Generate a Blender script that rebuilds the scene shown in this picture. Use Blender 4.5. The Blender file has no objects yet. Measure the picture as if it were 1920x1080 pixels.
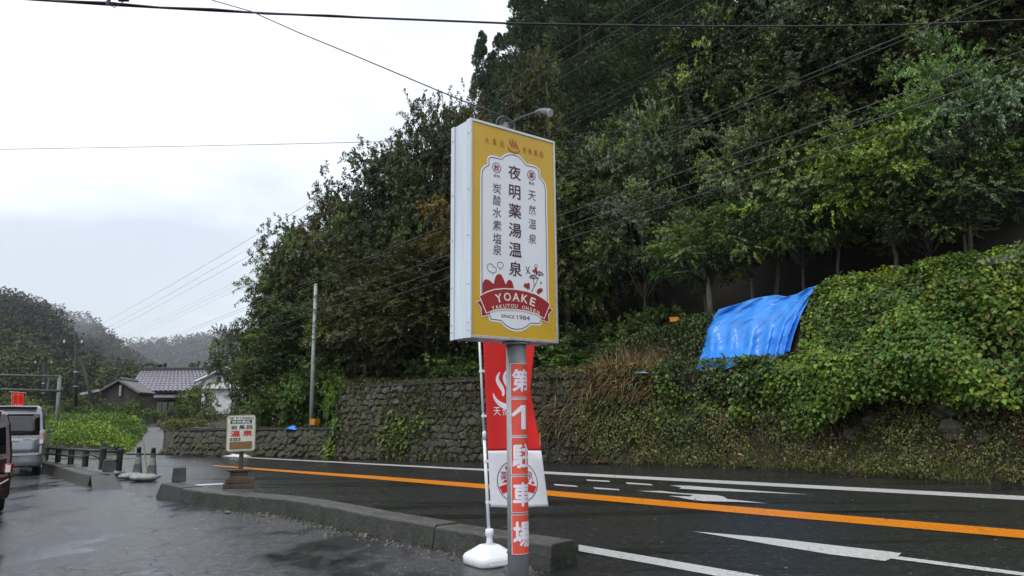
import bpy, bmesh, math, random
import numpy as np
from mathutils import Matrix, Vector
R_ = math.radians
SC = bpy.context.scene
COL = SC.collection

# ------------------------------------------------------------------ camera, sky, sun, exposure
FPX, CAM_H = 1371.0, 1.45
PITCH, ROLL = R_(10.0), R_(-0.5)
_fw = np.array([0, math.cos(PITCH), math.sin(PITCH)])
_rt = np.array([1.0, 0, 0]); _up = np.array([0, -math.sin(PITCH), math.cos(PITCH)])
C_R = _rt*math.cos(ROLL) + _up*math.sin(ROLL)
C_U = -_rt*math.sin(ROLL) + _up*math.cos(ROLL)
cam_d = bpy.data.cameras.new('camera'); cam = bpy.data.objects.new('camera', cam_d); COL.objects.link(cam)
cam_d.sensor_width = 36; cam_d.lens = FPX/1920*36; cam_d.clip_start = 0.05; cam_d.clip_end = 3000
M4 = Matrix.Identity(4)
for i in range(3):
    M4[i][0], M4[i][1], M4[i][2] = C_R[i], C_U[i], -_fw[i]
M4[2][3] = CAM_H
cam.matrix_world = M4
SC.camera = cam

SUN_EL, SUN_AZ = 55, 215      # degrees; behind and to the left of the camera
world = bpy.data.worlds.new('World'); SC.world = world; world.use_nodes = True
wt = world.node_tree; wt.nodes.clear()
def wn(t, **k):
    n = wt.nodes.new(t)
    for a, v in k.items(): setattr(n, a, v)
    return n
w_out = wn('ShaderNodeOutputWorld'); w_add = wn('ShaderNodeAddShader')
w_b1 = wn('ShaderNodeBackground'); w_b2 = wn('ShaderNodeBackground')
w_sky = wn('ShaderNodeTexSky', sky_type='NISHITA'); w_sky.sun_disc = False
w_sky.sun_elevation = R_(SUN_EL); w_sky.sun_rotation = R_(SUN_AZ)
wt.links.new(w_sky.outputs[0], w_b1.inputs[0]); w_b1.inputs[1].default_value = 0.05
# cloud deck: brighter overhead, greyer towards the horizon, with soft mottling
w_tc = wn('ShaderNodeTexCoord'); w_sep = wn('ShaderNodeSeparateXYZ')
wt.links.new(w_tc.outputs['Generated'], w_sep.inputs[0])
w_mp = wn('ShaderNodeMapping'); w_mp.inputs['Scale'].default_value = (1.0, 1.0, 2.6)
wt.links.new(w_tc.outputs['Generated'], w_mp.inputs[0])
w_ns = wn('ShaderNodeTexNoise'); w_ns.inputs['Scale'].default_value = 2.6; w_ns.inputs['Detail'].default_value = 5; w_ns.inputs['Roughness'].default_value = .5
wt.links.new(w_mp.outputs[0], w_ns.inputs['Vector'])
w_ma = wn('ShaderNodeMath', operation='MULTIPLY_ADD'); w_ma.inputs[1].default_value = 1.0; w_ma.inputs[2].default_value = -0.50
wt.links.new(w_ns.outputs[0], w_ma.inputs[0])
w_ad = wn('ShaderNodeMath', operation='ADD')
wt.links.new(w_sep.outputs[2], w_ad.inputs[0]); wt.links.new(w_ma.outputs[0], w_ad.inputs[1])
w_rp = wn('ShaderNodeValToRGB'); e = w_rp.color_ramp.elements
e[0].position = 0.0; e[0].color = (0.43, 0.445, 0.47, 1)
e[1].position = 0.5; e[1].color = (0.80, 0.81, 0.83, 1)
x = e.new(0.16); x.color = (0.455, 0.466, 0.488, 1)
x = e.new(0.30); x.color = (0.61, 0.625, 0.645, 1)
wt.links.new(w_ad.outputs[0], w_rp.inputs[0]); wt.links.new(w_rp.outputs[0], w_b2.inputs[0]); w_b2.inputs[1].default_value = 1.16
wt.links.new(w_b1.outputs[0], w_add.inputs[0]); wt.links.new(w_b2.outputs[0], w_add.inputs[1]); wt.links.new(w_add.outputs[0], w_out.inputs[0])

sun_d = bpy.data.lights.new('sun', 'SUN'); sun_d.energy = 1.0; sun_d.angle = R_(20); sun_d.color = (1, .97, .93)
sun = bpy.data.objects.new('sun', sun_d); COL.objects.link(sun)
sd = Vector((math.sin(R_(SUN_AZ))*math.cos(R_(SUN_EL)), math.cos(R_(SUN_AZ))*math.cos(R_(SUN_EL)), math.sin(R_(SUN_EL))))
sun.rotation_euler = sd.to_track_quat('Z', 'Y').to_euler()
vs = SC.view_settings; vs.view_transform = 'Standard'; vs.look = 'None'; vs.gamma = 1; vs.use_curve_mapping = False; vs.exposure = 0.3
cy = SC.cycles
cy.use_denoising = True; cy.max_bounces = 6; cy.diffuse_bounces = 3; cy.glossy_bounces = 3; cy.transmission_bounces = 3
cy.transparent_max_bounces = 4; cy.volume_bounces = 0; cy.use_adaptive_sampling = True; cy.adaptive_threshold = 0.02
cy.caustics_reflective = False; cy.caustics_refractive = False

# ------------------------------------------------------------------ measuring helpers: a pixel of the 1920 x 1080 photograph to a place
CP = np.array([0, 0, CAM_H])
def ray(px, py): return C_R*((px-960)/FPX) + C_U*((540-py)/FPX) + _fw
def gp(px, py, z=0.0):
    d = ray(px, py); k = (z-CAM_H)/d[2]; p = CP + d*k; return Vector((p[0], p[1], z))
def at(px, py, Y):
    d = ray(px, py); p = CP + d*(Y/d[1]); return Vector(p)
A_DIR = np.array([math.cos(R_(141)), math.sin(R_(141))]); N_DIR = np.array([A_DIR[1], -A_DIR[0]])
def onL(px, py, L):
    d = ray(px, py); p = CP + d*(L/(d[0]*N_DIR[0]+d[1]*N_DIR[1])); return Vector(p)
def aL(p): return p[0]*A_DIR[0]+p[1]*A_DIR[1], p[0]*N_DIR[0]+p[1]*N_DIR[1]
def xy(a, L): return a*A_DIR[0]+L*N_DIR[0], a*A_DIR[1]+L*N_DIR[1]
def smooth(a, b, x):
    t = np.clip((np.asarray(x, float)-a)/(b-a), 0, 1); return t*t*(3-2*t)

# ------------------------------------------------------------------ materials
def S(r, g, b):
    f = lambda c: (c/255/12.92) if c/255 <= .04045 else ((c/255+.055)/1.055)**2.4
    return (f(r), f(g), f(b), 1)
class NT:
    def __init__(s, name):
        s.m = bpy.data.materials.new(name); s.m.use_nodes = True; s.t = s.m.node_tree
        s.b = s.t.nodes['Principled BSDF']; s.o = s.t.nodes['Material Output']
    def n(s, t, **k):
        n = s.t.nodes.new(t)
        for a, v in k.items():
            if a.startswith('_'): n.inputs[a[1:].replace('_', ' ')].default_value = v
            else: setattr(n, a, v)
        return n
    def l(s, a, b): s.t.links.new(a, b)
    def noise(s, scale, detail=4, rough=.55, coord='Object', stretch=None):
        tc = s.n('ShaderNodeTexCoord'); v = tc.outputs[coord]
        if stretch:
            mp = s.n('ShaderNodeMapping'); mp.inputs['Scale'].default_value = stretch; s.l(v, mp.inputs[0]); v = mp.outputs[0]
        n = s.n('ShaderNodeTexNoise'); n.inputs['Scale'].default_value = scale; n.inputs['Detail'].default_value = detail; n.inputs['Roughness'].default_value = rough
        s.l(v, n.inputs['Vector']); return n.outputs[0]
    def ramp(s, fac, *st):
        r = s.n('ShaderNodeValToRGB'); e = r.color_ramp.elements
        while len(e) < len(st): e.new(.5)
        for i, (p, c) in enumerate(st):
            e[i].position = p; e[i].color = c if isinstance(c, tuple) else (c, c, c, 1)
        s.l(fac, r.inputs[0]); return r.outputs[0]
    def mix(s, fac, a, b, mode='MIX'):
        n = s.n('ShaderNodeMix', data_type='RGBA', blend_type=mode)
        for sock, v in ((n.inputs[0], fac), (n.inputs[6], a), (n.inputs[7], b)):
            if hasattr(v, 'links'): s.l(v, sock)
            else: sock.default_value = v
        return n.outputs[2]
    def bump(s, h, strength=.3, dist=.02):
        n = s.n('ShaderNodeBump'); n.inputs['Strength'].default_value = strength; n.inputs['Distance'].default_value = dist
        s.l(h, n.inputs['Height']); s.l(n.outputs[0], s.b.inputs['Normal']); return n
def mat(name, c, rough=.5, var=.25, scale=8, bump=0, metal=0, stretch=None, c2=None, coat=0, spec=.5, det=5):
    k = NT(name)
    nz = k.noise(scale, det, stretch=stretch)
    lo = tuple(v*(1-var) for v in c[:3])+(1,); hi = (c2 if c2 else tuple(min(1, v*(1+var)) for v in c[:3])+(1,))
    k.l(k.ramp(nz, (.3, lo), (.7, hi)), k.b.inputs['Base Color'])
    k.l(k.ramp(nz, (.25, max(.02, rough-.08)), (.75, min(1, rough+.08))), k.b.inputs['Roughness'])
    k.b.inputs['Metallic'].default_value = metal; k.b.inputs['Specular IOR Level'].default_value = spec
    if coat: k.b.inputs['Coat Weight'].default_value = coat; k.b.inputs['Coat Roughness'].default_value = .05
    if bump: k.bump(k.noise(scale*6, 4), bump, .01)
    return k.m
def leaf_mat(name, rough=.42, transl=.25, spec=.35):
    k = NT(name)
    at_ = k.n('ShaderNodeAttribute', attribute_name='tint'); oi = k.n('ShaderNodeObjectInfo')
    c = k.mix(1.0, at_.outputs['Color'], oi.outputs['Color'], 'MULTIPLY')
    k.l(c, k.b.inputs['Base Color']); k.b.inputs['Roughness'].default_value = rough; k.b.inputs['Specular IOR Level'].default_value = spec
    tr = k.n('ShaderNodeBsdfTranslucent'); k.l(k.mix(1.0, c, (1.25, 1.2, .55, 1), 'MULTIPLY'), tr.inputs[0])
    ms = k.n('ShaderNodeMixShader'); ms.inputs[0].default_value = transl
    k.l(k.b.outputs[0], ms.inputs[1]); k.l(tr.outputs[0], ms.inputs[2]); k.l(ms.outputs[0], k.o.inputs[0])
    return k.m
def asphalt(name, c1, c2, pud, wet=.16, dry=.45, scale=.5, stretch=None, crack=True, rot=0):
    k = NT(name)
    big = k.noise(scale, 6, .6, stretch=stretch)
    if rot: k.t.nodes['Mapping'].inputs['Rotation'].default_value = (0, 0, rot)
    fine = k.noise(160, 3, .6); med = k.noise(9, 6, .65); 
    col = k.mix(k.ramp(fine, (.35, 0.), (.68, 1.)), c1, c2)
    # lighter stone chips showing in the surface
    tc = k.n('ShaderNodeTexCoord'); vo = k.n('ShaderNodeTexVoronoi'); vo.inputs['Scale'].default_value = 60; k.l(tc.outputs['Object'], vo.inputs['Vector'])
    chip = k.ramp(vo.outputs['Color'], (.86, 0.), (.93, 1.))
    col = k.mix(chip, col, tuple(min(1, v*2.6) for v in c2[:3])+(1,))
    mm = k.ramp(med, (.35, .7), (.7, 1.25)); col = k.mix(1.0, col, mm, 'MULTIPLY')
    pm = k.ramp(big, (pud-.05, 0.), (pud+.07, 1.))
    col = k.mix(pm, col, tuple(v*.55 for v in c1[:3])+(1,))
    h = k.n('ShaderNodeMath', operation='MULTIPLY_ADD'); k.l(fine, h.inputs[0]); h.inputs[1].default_value = .35; k.l(med, h.inputs[2])
    hh = h.outputs[0]
    if crack:
        wv = k.n('ShaderNodeTexVoronoi', feature='DISTANCE_TO_EDGE'); wv.inputs['Scale'].default_value = .9
        nz = k.n('ShaderNodeTexNoise'); nz.inputs['Scale'].default_value = 3; nz.inputs['Detail'].default_value = 6
        ad = k.n('ShaderNodeMix', data_type='RGBA', blend_type='LINEAR_LIGHT'); ad.inputs[0].default_value = .25
        k.l(tc.outputs['Object'], ad.inputs[6]); k.l(nz.outputs['Color'], ad.inputs[7]); k.l(tc.outputs['Object'], nz.inputs['Vector'])
        k.l(ad.outputs[2], wv.inputs['Vector'])
        patch = k.ramp(k.noise(.35, 3), (.54, 0.), (.64, 1.))
        cr0 = k.ramp(wv.outputs['Distance'], (.002, 1.), (.014, 0.))
        cr = k.mix(1.0, cr0, patch, 'MULTIPLY')
        col = k.mix(cr, col, (.006, .006, .006, 1))
        sb = k.n('ShaderNodeMath', operation='SUBTRACT'); k.l(hh, sb.inputs[0]); k.l(cr, sb.inputs[1]); hh = sb.outputs[0]
    k.l(col, k.b.inputs['Base Color'])
    rg = k.ramp(med, (.3, wet), (.72, dry)); rg = k.mix(pm, rg, (.035, .035, .035, 1)); k.l(rg, k.b.inputs['Roughness'])
    k.b.inputs['IOR'].default_value = 1.36
    bm_ = k.bump(hh, .5, .02)
    st = k.n('ShaderNodeMath', operation='MULTIPLY_ADD'); k.l(pm, st.inputs[0]); st.inputs[1].default_value = -.46; st.inputs[2].default_value = .5
    k.l(st.outputs[0], bm_.inputs['Strength'])
    return k.m

MT = {}
MT['lot'] = asphalt('wet_lot_asphalt', (.040, .040, .044, 1), (.105, .104, .112, 1), .53, .09, .30, .5, stretch=(1.6, .8, 1))
MT['road'] = asphalt('wet_road_asphalt', (.015, .0155, .017, 1), (.040, .040, .042, 1), .57, .11, .32, 1.0, stretch=(.10, 1.1, 1), crack=False, rot=R_(-138))
MT['earth'] = mat('dark_earth', (.014, .012, .008, 1), .9, .5, 1.2, bump=.5)
MT['hillcover'] = mat('forest_floor', (.020, .030, .017, 1), .95, .4, .15, bump=.5)
MT['path'] = mat('worn_path', (.052, .046, .042, 1), .5, .4, 1.5, bump=.4)
def kerb_mat():
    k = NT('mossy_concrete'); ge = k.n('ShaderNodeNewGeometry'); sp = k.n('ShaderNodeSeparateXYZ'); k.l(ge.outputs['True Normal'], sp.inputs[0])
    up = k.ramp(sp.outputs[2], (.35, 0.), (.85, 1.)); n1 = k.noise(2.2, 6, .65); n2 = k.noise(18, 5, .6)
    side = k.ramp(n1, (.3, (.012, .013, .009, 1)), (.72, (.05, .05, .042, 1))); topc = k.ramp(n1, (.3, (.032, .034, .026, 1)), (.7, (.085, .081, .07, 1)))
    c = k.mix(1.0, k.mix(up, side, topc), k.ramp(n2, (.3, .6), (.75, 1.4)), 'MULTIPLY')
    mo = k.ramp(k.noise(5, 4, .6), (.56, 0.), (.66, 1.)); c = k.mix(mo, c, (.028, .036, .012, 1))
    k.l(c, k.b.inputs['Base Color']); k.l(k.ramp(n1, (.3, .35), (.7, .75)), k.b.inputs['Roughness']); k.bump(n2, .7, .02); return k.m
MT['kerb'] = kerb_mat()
MT['kerbdark'] = mat('dark_concrete', (.05, .05, .048, 1), .65, .45, 5, bump=.6)
def paint(name, c):
    k = NT(name); n1 = k.noise(22, 6, .75); n2 = k.noise(1.3, 4, .6); n3 = k.noise(120, 3, .6)
    wear = k.n('ShaderNodeMath', operation='MULTIPLY_ADD'); k.l(n2, wear.inputs[0]); wear.inputs[1].default_value = .35; k.l(n1, wear.inputs[2])
    base = k.mix(1.0, c, k.ramp(n2, (.3, .8), (.7, 1.1)), 'MULTIPLY')
    base = k.mix(k.ramp(n3, (.4, 0.), (.7, .35)), base, tuple(v*.5 for v in c[:3])+(1,))
    k.l(k.mix(k.ramp(wear.outputs[0], (.70, 0.), (.84, .85)), base, (.03, .03, .03, 1)), k.b.inputs['Base Color'])
    k.b.inputs['Roughness'].default_value = .32; k.bump(n3, .3, .01); return k.m
MT['white_paint'] = paint('white_road_paint', (.64, .64, .62, 1)); MT['orange_paint'] = paint('orange_road_paint', (.85, .26, .006, 1))
MT['leaf'] = leaf_mat('leaf'); MT['leaf_wet'] = leaf_mat('wet_leaf', .34, .28, .3); MT['leaf_gloss'] = leaf_mat('glossy_leaf', .30, .25, .55); MT['needle'] = leaf_mat('needle', .6, .12, .25)
MT['dry'] = leaf_mat('dry_blade', .7, .2, .2)
MT['bark'] = mat('bark', (.05, .042, .034, 1), .85, .5, 3, bump=.8, stretch=(1, 1, .25))
MT['galv'] = mat('galvanised_steel', (.36, .37, .38, 1), .42, .18, 7, metal=.35, bump=.06)
MT['alu'] = mat('painted_aluminium', (.60, .66, .72, 1), .35, .13, 2.2, stretch=(7, 7, .5))
MT['alu_trim'] = mat('aluminium_trim', (.52, .53, .53, 1), .3, .1, 10, metal=.6)
MT['face_gold'] = mat('gold_print', (.60, .37, .022, 1), .32, .06, 2)
MT['print_white'] = mat('white_print', (.76, .77, .80, 1), .35, .03, 3)
MT['print_red'] = mat('dark_red_print', (.30, .010, .012, 1), .4, .1, 4)
MT['print_ink'] = mat('dark_ink', (.045, .008, .012, 1), .45, .1, 4)
MT['print_cream'] = mat('cream_print', (.80, .72, .62, 1), .45, .05, 4)
MT['print_brick'] = mat('brick_red_print', (.42, .09, .012, 1), .4, .1, 4)
MT['sticker'] = mat('faded_red_sticker', (.72, .085, .05, 1), .4, .12, 6)
MT['sticker_white'] = mat('sticker_lettering', (.75, .73, .80, 1), .45, .08, 6)
MT['flag_red'] = mat('red_cloth', (.62, .012, .010, 1), .75, .12, 5)
MT['flag_white'] = mat('white_cloth', (.72, .72, .76, 1), .8, .08, 5)
MT['plastic_white'] = mat('white_plastic', (.78, .79, .82, 1), .3, .05, 6)
MT['plastic_grey'] = mat('grey_plastic', (.16, .16, .18, 1), .4, .1, 6)
MT['black'] = mat('black_paint', (.012, .012, .012, 1), .4, .3, 6)
MT['cable'] = mat('black_cable', (.012, .011, .014, 1), .45, .2, 6)
MT['wire'] = mat('grey_wire', (.07, .075, .072, 1), .5, .2, 6)
MT['bluetarp'] = mat('blue_sheet', (.045, .26, .76, 1), .30, .16, 2.4, bump=.15)
MT['wood_dark'] = mat('old_dark_wood', (.06, .04, .028, 1), .75, .5, 5, bump=.5, stretch=(1, 1, .2))
MT['wood_brown'] = mat('brown_board', (.20, .105, .035, 1), .7, .25, 10, stretch=(.3, 1, 6))
MT['silver'] = mat('silver_car_paint', (.24, .25, .265, 1), .3, .05, 3, metal=.55, coat=.6)
MT['maroon'] = mat('brown_car_paint', (.040, .015, .012, 1), .3, .1, 3, metal=.3, coat=.8)
MT['glass'] = mat('dark_glass', (.006, .007, .008, 1), .05, .1, 3, spec=.8)
MT['rubber'] = mat('tyre_rubber', (.012, .012, .012, 1), .8, .2, 20)
MT['rim'] = mat('wheel_rim', (.3, .3, .31, 1), .35, .1, 6, metal=.8)
MT['lamp_red'] = mat('red_lens', (.28, .008, .008, 1), .12, .1, 3)
MT['lamp_clear'] = mat('clear_lens', (.5, .5, .52, 1), .12, .1, 3)
MT['lamp_pale'] = mat('pale_lamp', (.30, .22, .22, 1), .15, .1, 3)
MT['bumper'] = mat('dark_trim', (.02, .02, .021, 1), .5, .1, 6)
MT['plate'] = mat('number_plate', (.62, .62, .60, 1), .4, .05, 6)
MT['yellow'] = mat('yellow_plate', (.65, .43, .03, 1), .4, .05, 6)
MT['orange_box'] = mat('orange_plastic', (.52, .19, .012, 1), .45, .1, 6)
MT['green_pipe'] = mat('greenish_grey_paint', (.13, .16, .145, 1), .5, .25, 6)
MT['pole_green'] = mat('pale_green_steel', (.30, .36, .33, 1), .45, .2, 5)
MT['concrete_pole'] = mat('dark_pole', (.012, .011, .011, 1), .7, .3, 4, bump=.2)
MT['insul'] = mat('porcelain', (.6, .6, .6, 1), .3, .1, 4)
MT['rooftile'] = mat('silver_roof_tile', (.25, .235, .275, 1), .34, .3, 5, bump=.2)
MT['roofdark'] = mat('dark_roof_ridge', (.03, .03, .034, 1), .5, .3, 5)
MT['brown_roof'] = mat('grey_brown_roof', (.10, .09, .085, 1), .55, .3, 4, bump=.2)
MT['plaster'] = mat('white_plaster', (.62, .63, .64, 1), .8, .12, 3)
MT['darkwall'] = mat('dark_house_wall', (.04, .034, .028, 1), .8, .4, 4)
MT['cloth_old'] = mat('weathered_sandbag', (.25, .26, .25, 1), .7, .35, 9, bump=.5)
MT['moss_mortar'] = mat('mossy_wall_core', (.020, .020, .014, 1), .95, .5, 4, bump=.6)

def stone_mat():
    k = NT('mossy_stone'); oi = k.n('ShaderNodeObjectInfo')
    base = k.ramp(oi.outputs['Random'], (0, (.028, .023, .016, 1)), (.5, (.044, .037, .026, 1)), (1, (.085, .074, .058, 1)))
    nz = k.noise(7, 6, .65, coord='Object'); c = k.mix(1.0, base, k.ramp(nz, (.3, .45), (.75, 1.5)), 'MULTIPLY')
    ms = k.ramp(k.noise(1.7, 5, .6), (.40, 0.), (.56, .9)); c = k.mix(ms, c, (.040, .046, .015, 1))
    lc = k.ramp(k.noise(14, 3, .6), (.66, 0.), (.72, 1.)); c = k.mix(lc, c, (.2, .2, .18, 1))
    k.l(c, k.b.inputs['Base Color']); k.b.inputs['Roughness'].default_value = .75; k.bump(k.noise(25, 5), .7, .02); return k.m
MT['stone'] = stone_mat()
def cone_mat():
    k = NT('faded_cone'); nz = k.noise(5, 3, .6); tc = k.n('ShaderNodeTexCoord'); sp = k.n('ShaderNodeSeparateXYZ'); k.l(tc.outputs['Object'], sp.inputs[0])
    bands = k.ramp(sp.outputs[2], (0, (.10, .115, .09, 1)), (.30, (.10, .115, .09, 1)), (.31, (.20, .22, .20, 1)), (.48, (.20, .22, .20, 1)), (.49, (.07, .085, .06, 1)), (.62, (.05, .045, .035, 1)))
    c = k.mix(1.0, bands, k.ramp(nz, (.3, .55), (.7, 1.5)), 'MULTIPLY'); k.l(c, k.b.inputs['Base Color']); k.b.inputs['Roughness'].default_value = .55; return k.m
MT['cone'] = cone_mat()

# ------------------------------------------------------------------ builders
class MB:
    def __init__(s): s.v = []; s.f = []
    def add(s, v, f):
        o = len(s.v); s.v += [tuple(p) for p in v]; s.f += [tuple(i+o for i in q) for q in f]; return s
    def box(s, c, d, rot=None, taper=1.0):
        x, y, z = d[0]/2, d[1]/2, d[2]/2; t = taper
        vs_ = [Vector(p) for p in ((-x, -y, -z), (x, -y, -z), (x, y, -z), (-x, y, -z), (-x*t, -y*t, z), (x*t, -y*t, z), (x*t, y*t, z), (-x*t, y*t, z))]
        if rot is not None: vs_ = [rot @ p for p in vs_]
        return s.add([p+Vector(c) for p in vs_], [(3, 2, 1, 0), (4, 5, 6, 7), (0, 1, 5, 4), (1, 2, 6, 5), (2, 3, 7, 6), (3, 0, 4, 7)])
    def tube(s, pts, r, n=8, cap=True):
        pts = [Vector(p) for p in pts]; rs = r if hasattr(r, '__len__') else [r]*len(pts)
        rings = []; ref = None
        for i, p in enumerate(pts):
            d = (pts[min(i+1, len(pts)-1)]-pts[max(i-1, 0)]).normalized()
            if ref is None: ref = Vector((0, 0, 1)) if abs(d.z) < .9 else Vector((1, 0, 0))
            a = (ref-d*ref.dot(d)).normalized(); b = d.cross(a); ref = a
            rings.append([p+(a*math.cos(2*math.pi*k/n)+b*math.sin(2*math.pi*k/n))*rs[i] for k in range(n)])
        v = [q for rg in rings for q in rg]
        f = [(i*n+k, i*n+(k+1) % n, (i+1)*n+(k+1) % n, (i+1)*n+k) for i in range(len(pts)-1) for k in range(n)]
        if cap: f += [tuple(range(n))[::-1], tuple(range((len(pts)-1)*n, len(pts)*n))]
        return s.add(v, f)
    def lathe(s, prof, n=20, c=(0, 0, 0)):
        v = [(c[0]+r*math.cos(2*math.pi*k/n), c[1]+r*math.sin(2*math.pi*k/n), c[2]+z) for r, z in prof for k in range(n)]
        m = len(prof); f = [(i*n+k, i*n+(k+1) % n, (i+1)*n+(k+1) % n, (i+1)*n+k) for i in range(m-1) for k in range(n)]
        f += [tuple(range(n))[::-1], tuple(range((m-1)*n, m*n))]
        return s.add(v, f)
    def prism(s, poly, off):
        n = len(poly); off = Vector(off); v = [Vector(p) for p in poly]; v += [p+off for p in v]
        return s.add(v, [tuple(range(n))[::-1], tuple(range(n, 2*n))]+[(i, (i+1) % n, (i+1) % n+n, i+n) for i in range(n)])
    def grid(s, rows):
        m, n = len(rows), len(rows[0])
        return s.add([p for r in rows for p in r], [(i*n+j, i*n+j+1, (i+1)*n+j+1, (i+1)*n+j) for i in range(m-1) for j in range(n-1)])
    def build(s, name, m, parent=None, smooth=False, bevel=0, seg=2, thick=0, fixn=True):
        me = bpy.data.meshes.new(name); me.from_pydata(s.v, [], s.f)
        if fixn:
            b = bmesh.new(); b.from_mesh(me); bmesh.ops.recalc_face_normals(b, faces=b.faces); b.to_mesh(me); b.free()
        return finish(name, me, m, parent, smooth, bevel, seg, thick)
def finish(name, me, m, parent=None, smooth=False, bevel=0, seg=2, thick=0):
    if isinstance(m, (list, tuple)):
        for q in m: me.materials.append(q)
    elif m: me.materials.append(m)
    o = bpy.data.objects.new(name, me); COL.objects.link(o)
    if parent: o.parent = parent
    if smooth: me.polygons.foreach_set('use_smooth', [True]*len(me.polygons))
    if thick:
        md = o.modifiers.new('s', 'SOLIDIFY'); md.thickness = thick; md.offset = 0
    if bevel:
        md = o.modifiers.new('b', 'BEVEL'); md.width = bevel; md.segments = seg; md.limit_method = 'ANGLE'; md.angle_limit = R_(35)
    return o
def tag(o, label=None, cat=None, group=None, kind=None):
    if label: o['label'] = label
    if cat: o['category'] = cat
    if group: o['group'] = group
    if kind: o['kind'] = kind
    return o
def thing(name, loc, label, cat, group=None, rz=0, scale=None):
    o = bpy.data.objects.new(name, None); COL.objects.link(o); o.location = loc; o.rotation_euler = (0, 0, rz); o.empty_display_size = .2
    if scale: o.scale = scale
    return tag(o, label, cat, group)
def copy_tree(o, parent=None):
    c = o.copy(); COL.objects.link(c); c.parent = parent
    for ch in list(o.children): copy_tree(ch, c)
    return c
def fast_mesh(name, verts, faces, tint=None):
    """verts (N,3); faces (M,k) all the same k"""
    verts = np.ascontiguousarray(verts, dtype=np.float32); faces = np.ascontiguousarray(faces, dtype=np.int32)
    me = bpy.data.meshes.new(name); M, k = faces.shape
    me.vertices.add(len(verts)); me.vertices.foreach_set('co', verts.ravel())
    me.loops.add(M*k); me.loops.foreach_set('vertex_index', faces.ravel())
    me.polygons.add(M); me.polygons.foreach_set('loop_start', np.arange(0, M*k, k, dtype=np.int32))
    me.update(calc_edges=True)
    if tint is not None:
        at_ = me.attributes.new('tint', 'FLOAT_COLOR', 'POINT')
        c = np.ones((len(verts), 4), np.float32); c[:, :3] = tint; at_.data.foreach_set('color', c.ravel())
    return me
def nrm(v): return v/np.maximum(np.linalg.norm(v, axis=-1, keepdims=True), 1e-6)
def leaf_geo(base, d, L, W, hint, fold=.18, heart=False):
    """leaf blades: base point, direction, length, width, upward hint. Returns verts, faces, verts per leaf"""
    d = nrm(d); s = nrm(np.cross(d, hint)); n = np.cross(s, d); L = L[:, None]; W = W[:, None]
    if heart:
        P = [base, base+d*L*.22+s*W*.42+n*W*fold, base+d*L*.62+s*W*.40+n*W*fold*.8, base+d*L-n*W*.12, base+d*L*.62-s*W*.40+n*W*fold*.8, base+d*L*.22-s*W*.42+n*W*fold]
        F = np.array([[0, 1, 2, 3], [0, 3, 4, 5]])
    else:
        P = [base, base+d*L*.45+s*W*.5+n*W*fold, base+d*L-n*L*.06, base+d*L*.45-s*W*.5+n*W*fold]
        F = np.array([[0, 1, 2], [0, 2, 3]])
    k = len(P); N = len(base); V = np.stack(P, 1).reshape(-1, 3)
    return V, (F[None]+(np.arange(N)*k)[:, None, None]).reshape(-1, F.shape[1]), k
def blades_geo(base, d, L, W, bend, side):
    """grass blades, three segments bending over"""
    d = nrm(d); L = L[:, None]; W = W[:, None]
    p1 = base+d*L*.4; p2 = base+d*L*.75+bend*L*.25; p3 = base+d*L*.95+bend*L*.75
    V = np.stack([base-side*W*.5, base+side*W*.5, p1+side*W*.45, p1-side*W*.45, p2+side*W*.3, p2-side*W*.3, p3+side*W*.04, p3-side*W*.04], 1).reshape(-1, 3)
    F = np.array([[0, 1, 2, 3], [3, 2, 4, 5], [5, 4, 6, 7]])
    return V, (F[None]+(np.arange(len(base))*8)[:, None, None]).reshape(-1, 4), 8
def vnoise(p, sc, seed=0):
    """cheap smooth pseudo noise in 0..1 for arrays (N,3)"""
    r = np.random.default_rng(seed); o = np.zeros(len(p))
    for k in range(6):
        w = r.normal(size=3)*sc*(1+.5*k); o += np.sin(p@w+r.uniform(0, 6.28))/(1+.4*k)
    return .5+.5*np.tanh(o*.7)

# ------------------------------------------------------------------ lay of the land along the far side of the road
_a = np.array([-40, -15, 1.57, 7.9, 13.8, 17.4, 22.1, 25.9, 31.9, 40, 60, 90, 140])
_L = np.array([12., 17., 18.07, 19.77, 19.4, 18.3, 17.3, 16.7, 15.4, 14.3, 13, 13, 13])
def Lf(a): return np.interp(a, _a, _L)
A_STEP, A_END = 22.7, 32.2        # where the tall wall drops to the low one, and where the low wall ends at the path
def h1(a): return np.interp(a, [-40, 5, 8, 13, 17, A_STEP-.15, A_STEP+.15, A_END-1.0, A_END+.1, 60], [2.3, 2.35, 2.85, 2.78, 2.72, 2.6, 1.1, 1.05, .05, .05])
def zU(a): return np.interp(a, [-40, 1.6, 4, 6.3, 9, 12.3, 15, 18], [5.2, 4.98, 4.86, 4.72, 4.5, 3.9, 3.0, 2.75])
def led(a): return np.interp(a, [0, 5.5, 9, 12.5], [.10, .2, 1.0, 1.7])
def sl(ap): return np.interp(ap, [9, 14, 20, 26, 33], [.85, .68, .5, .25, .03])
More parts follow.
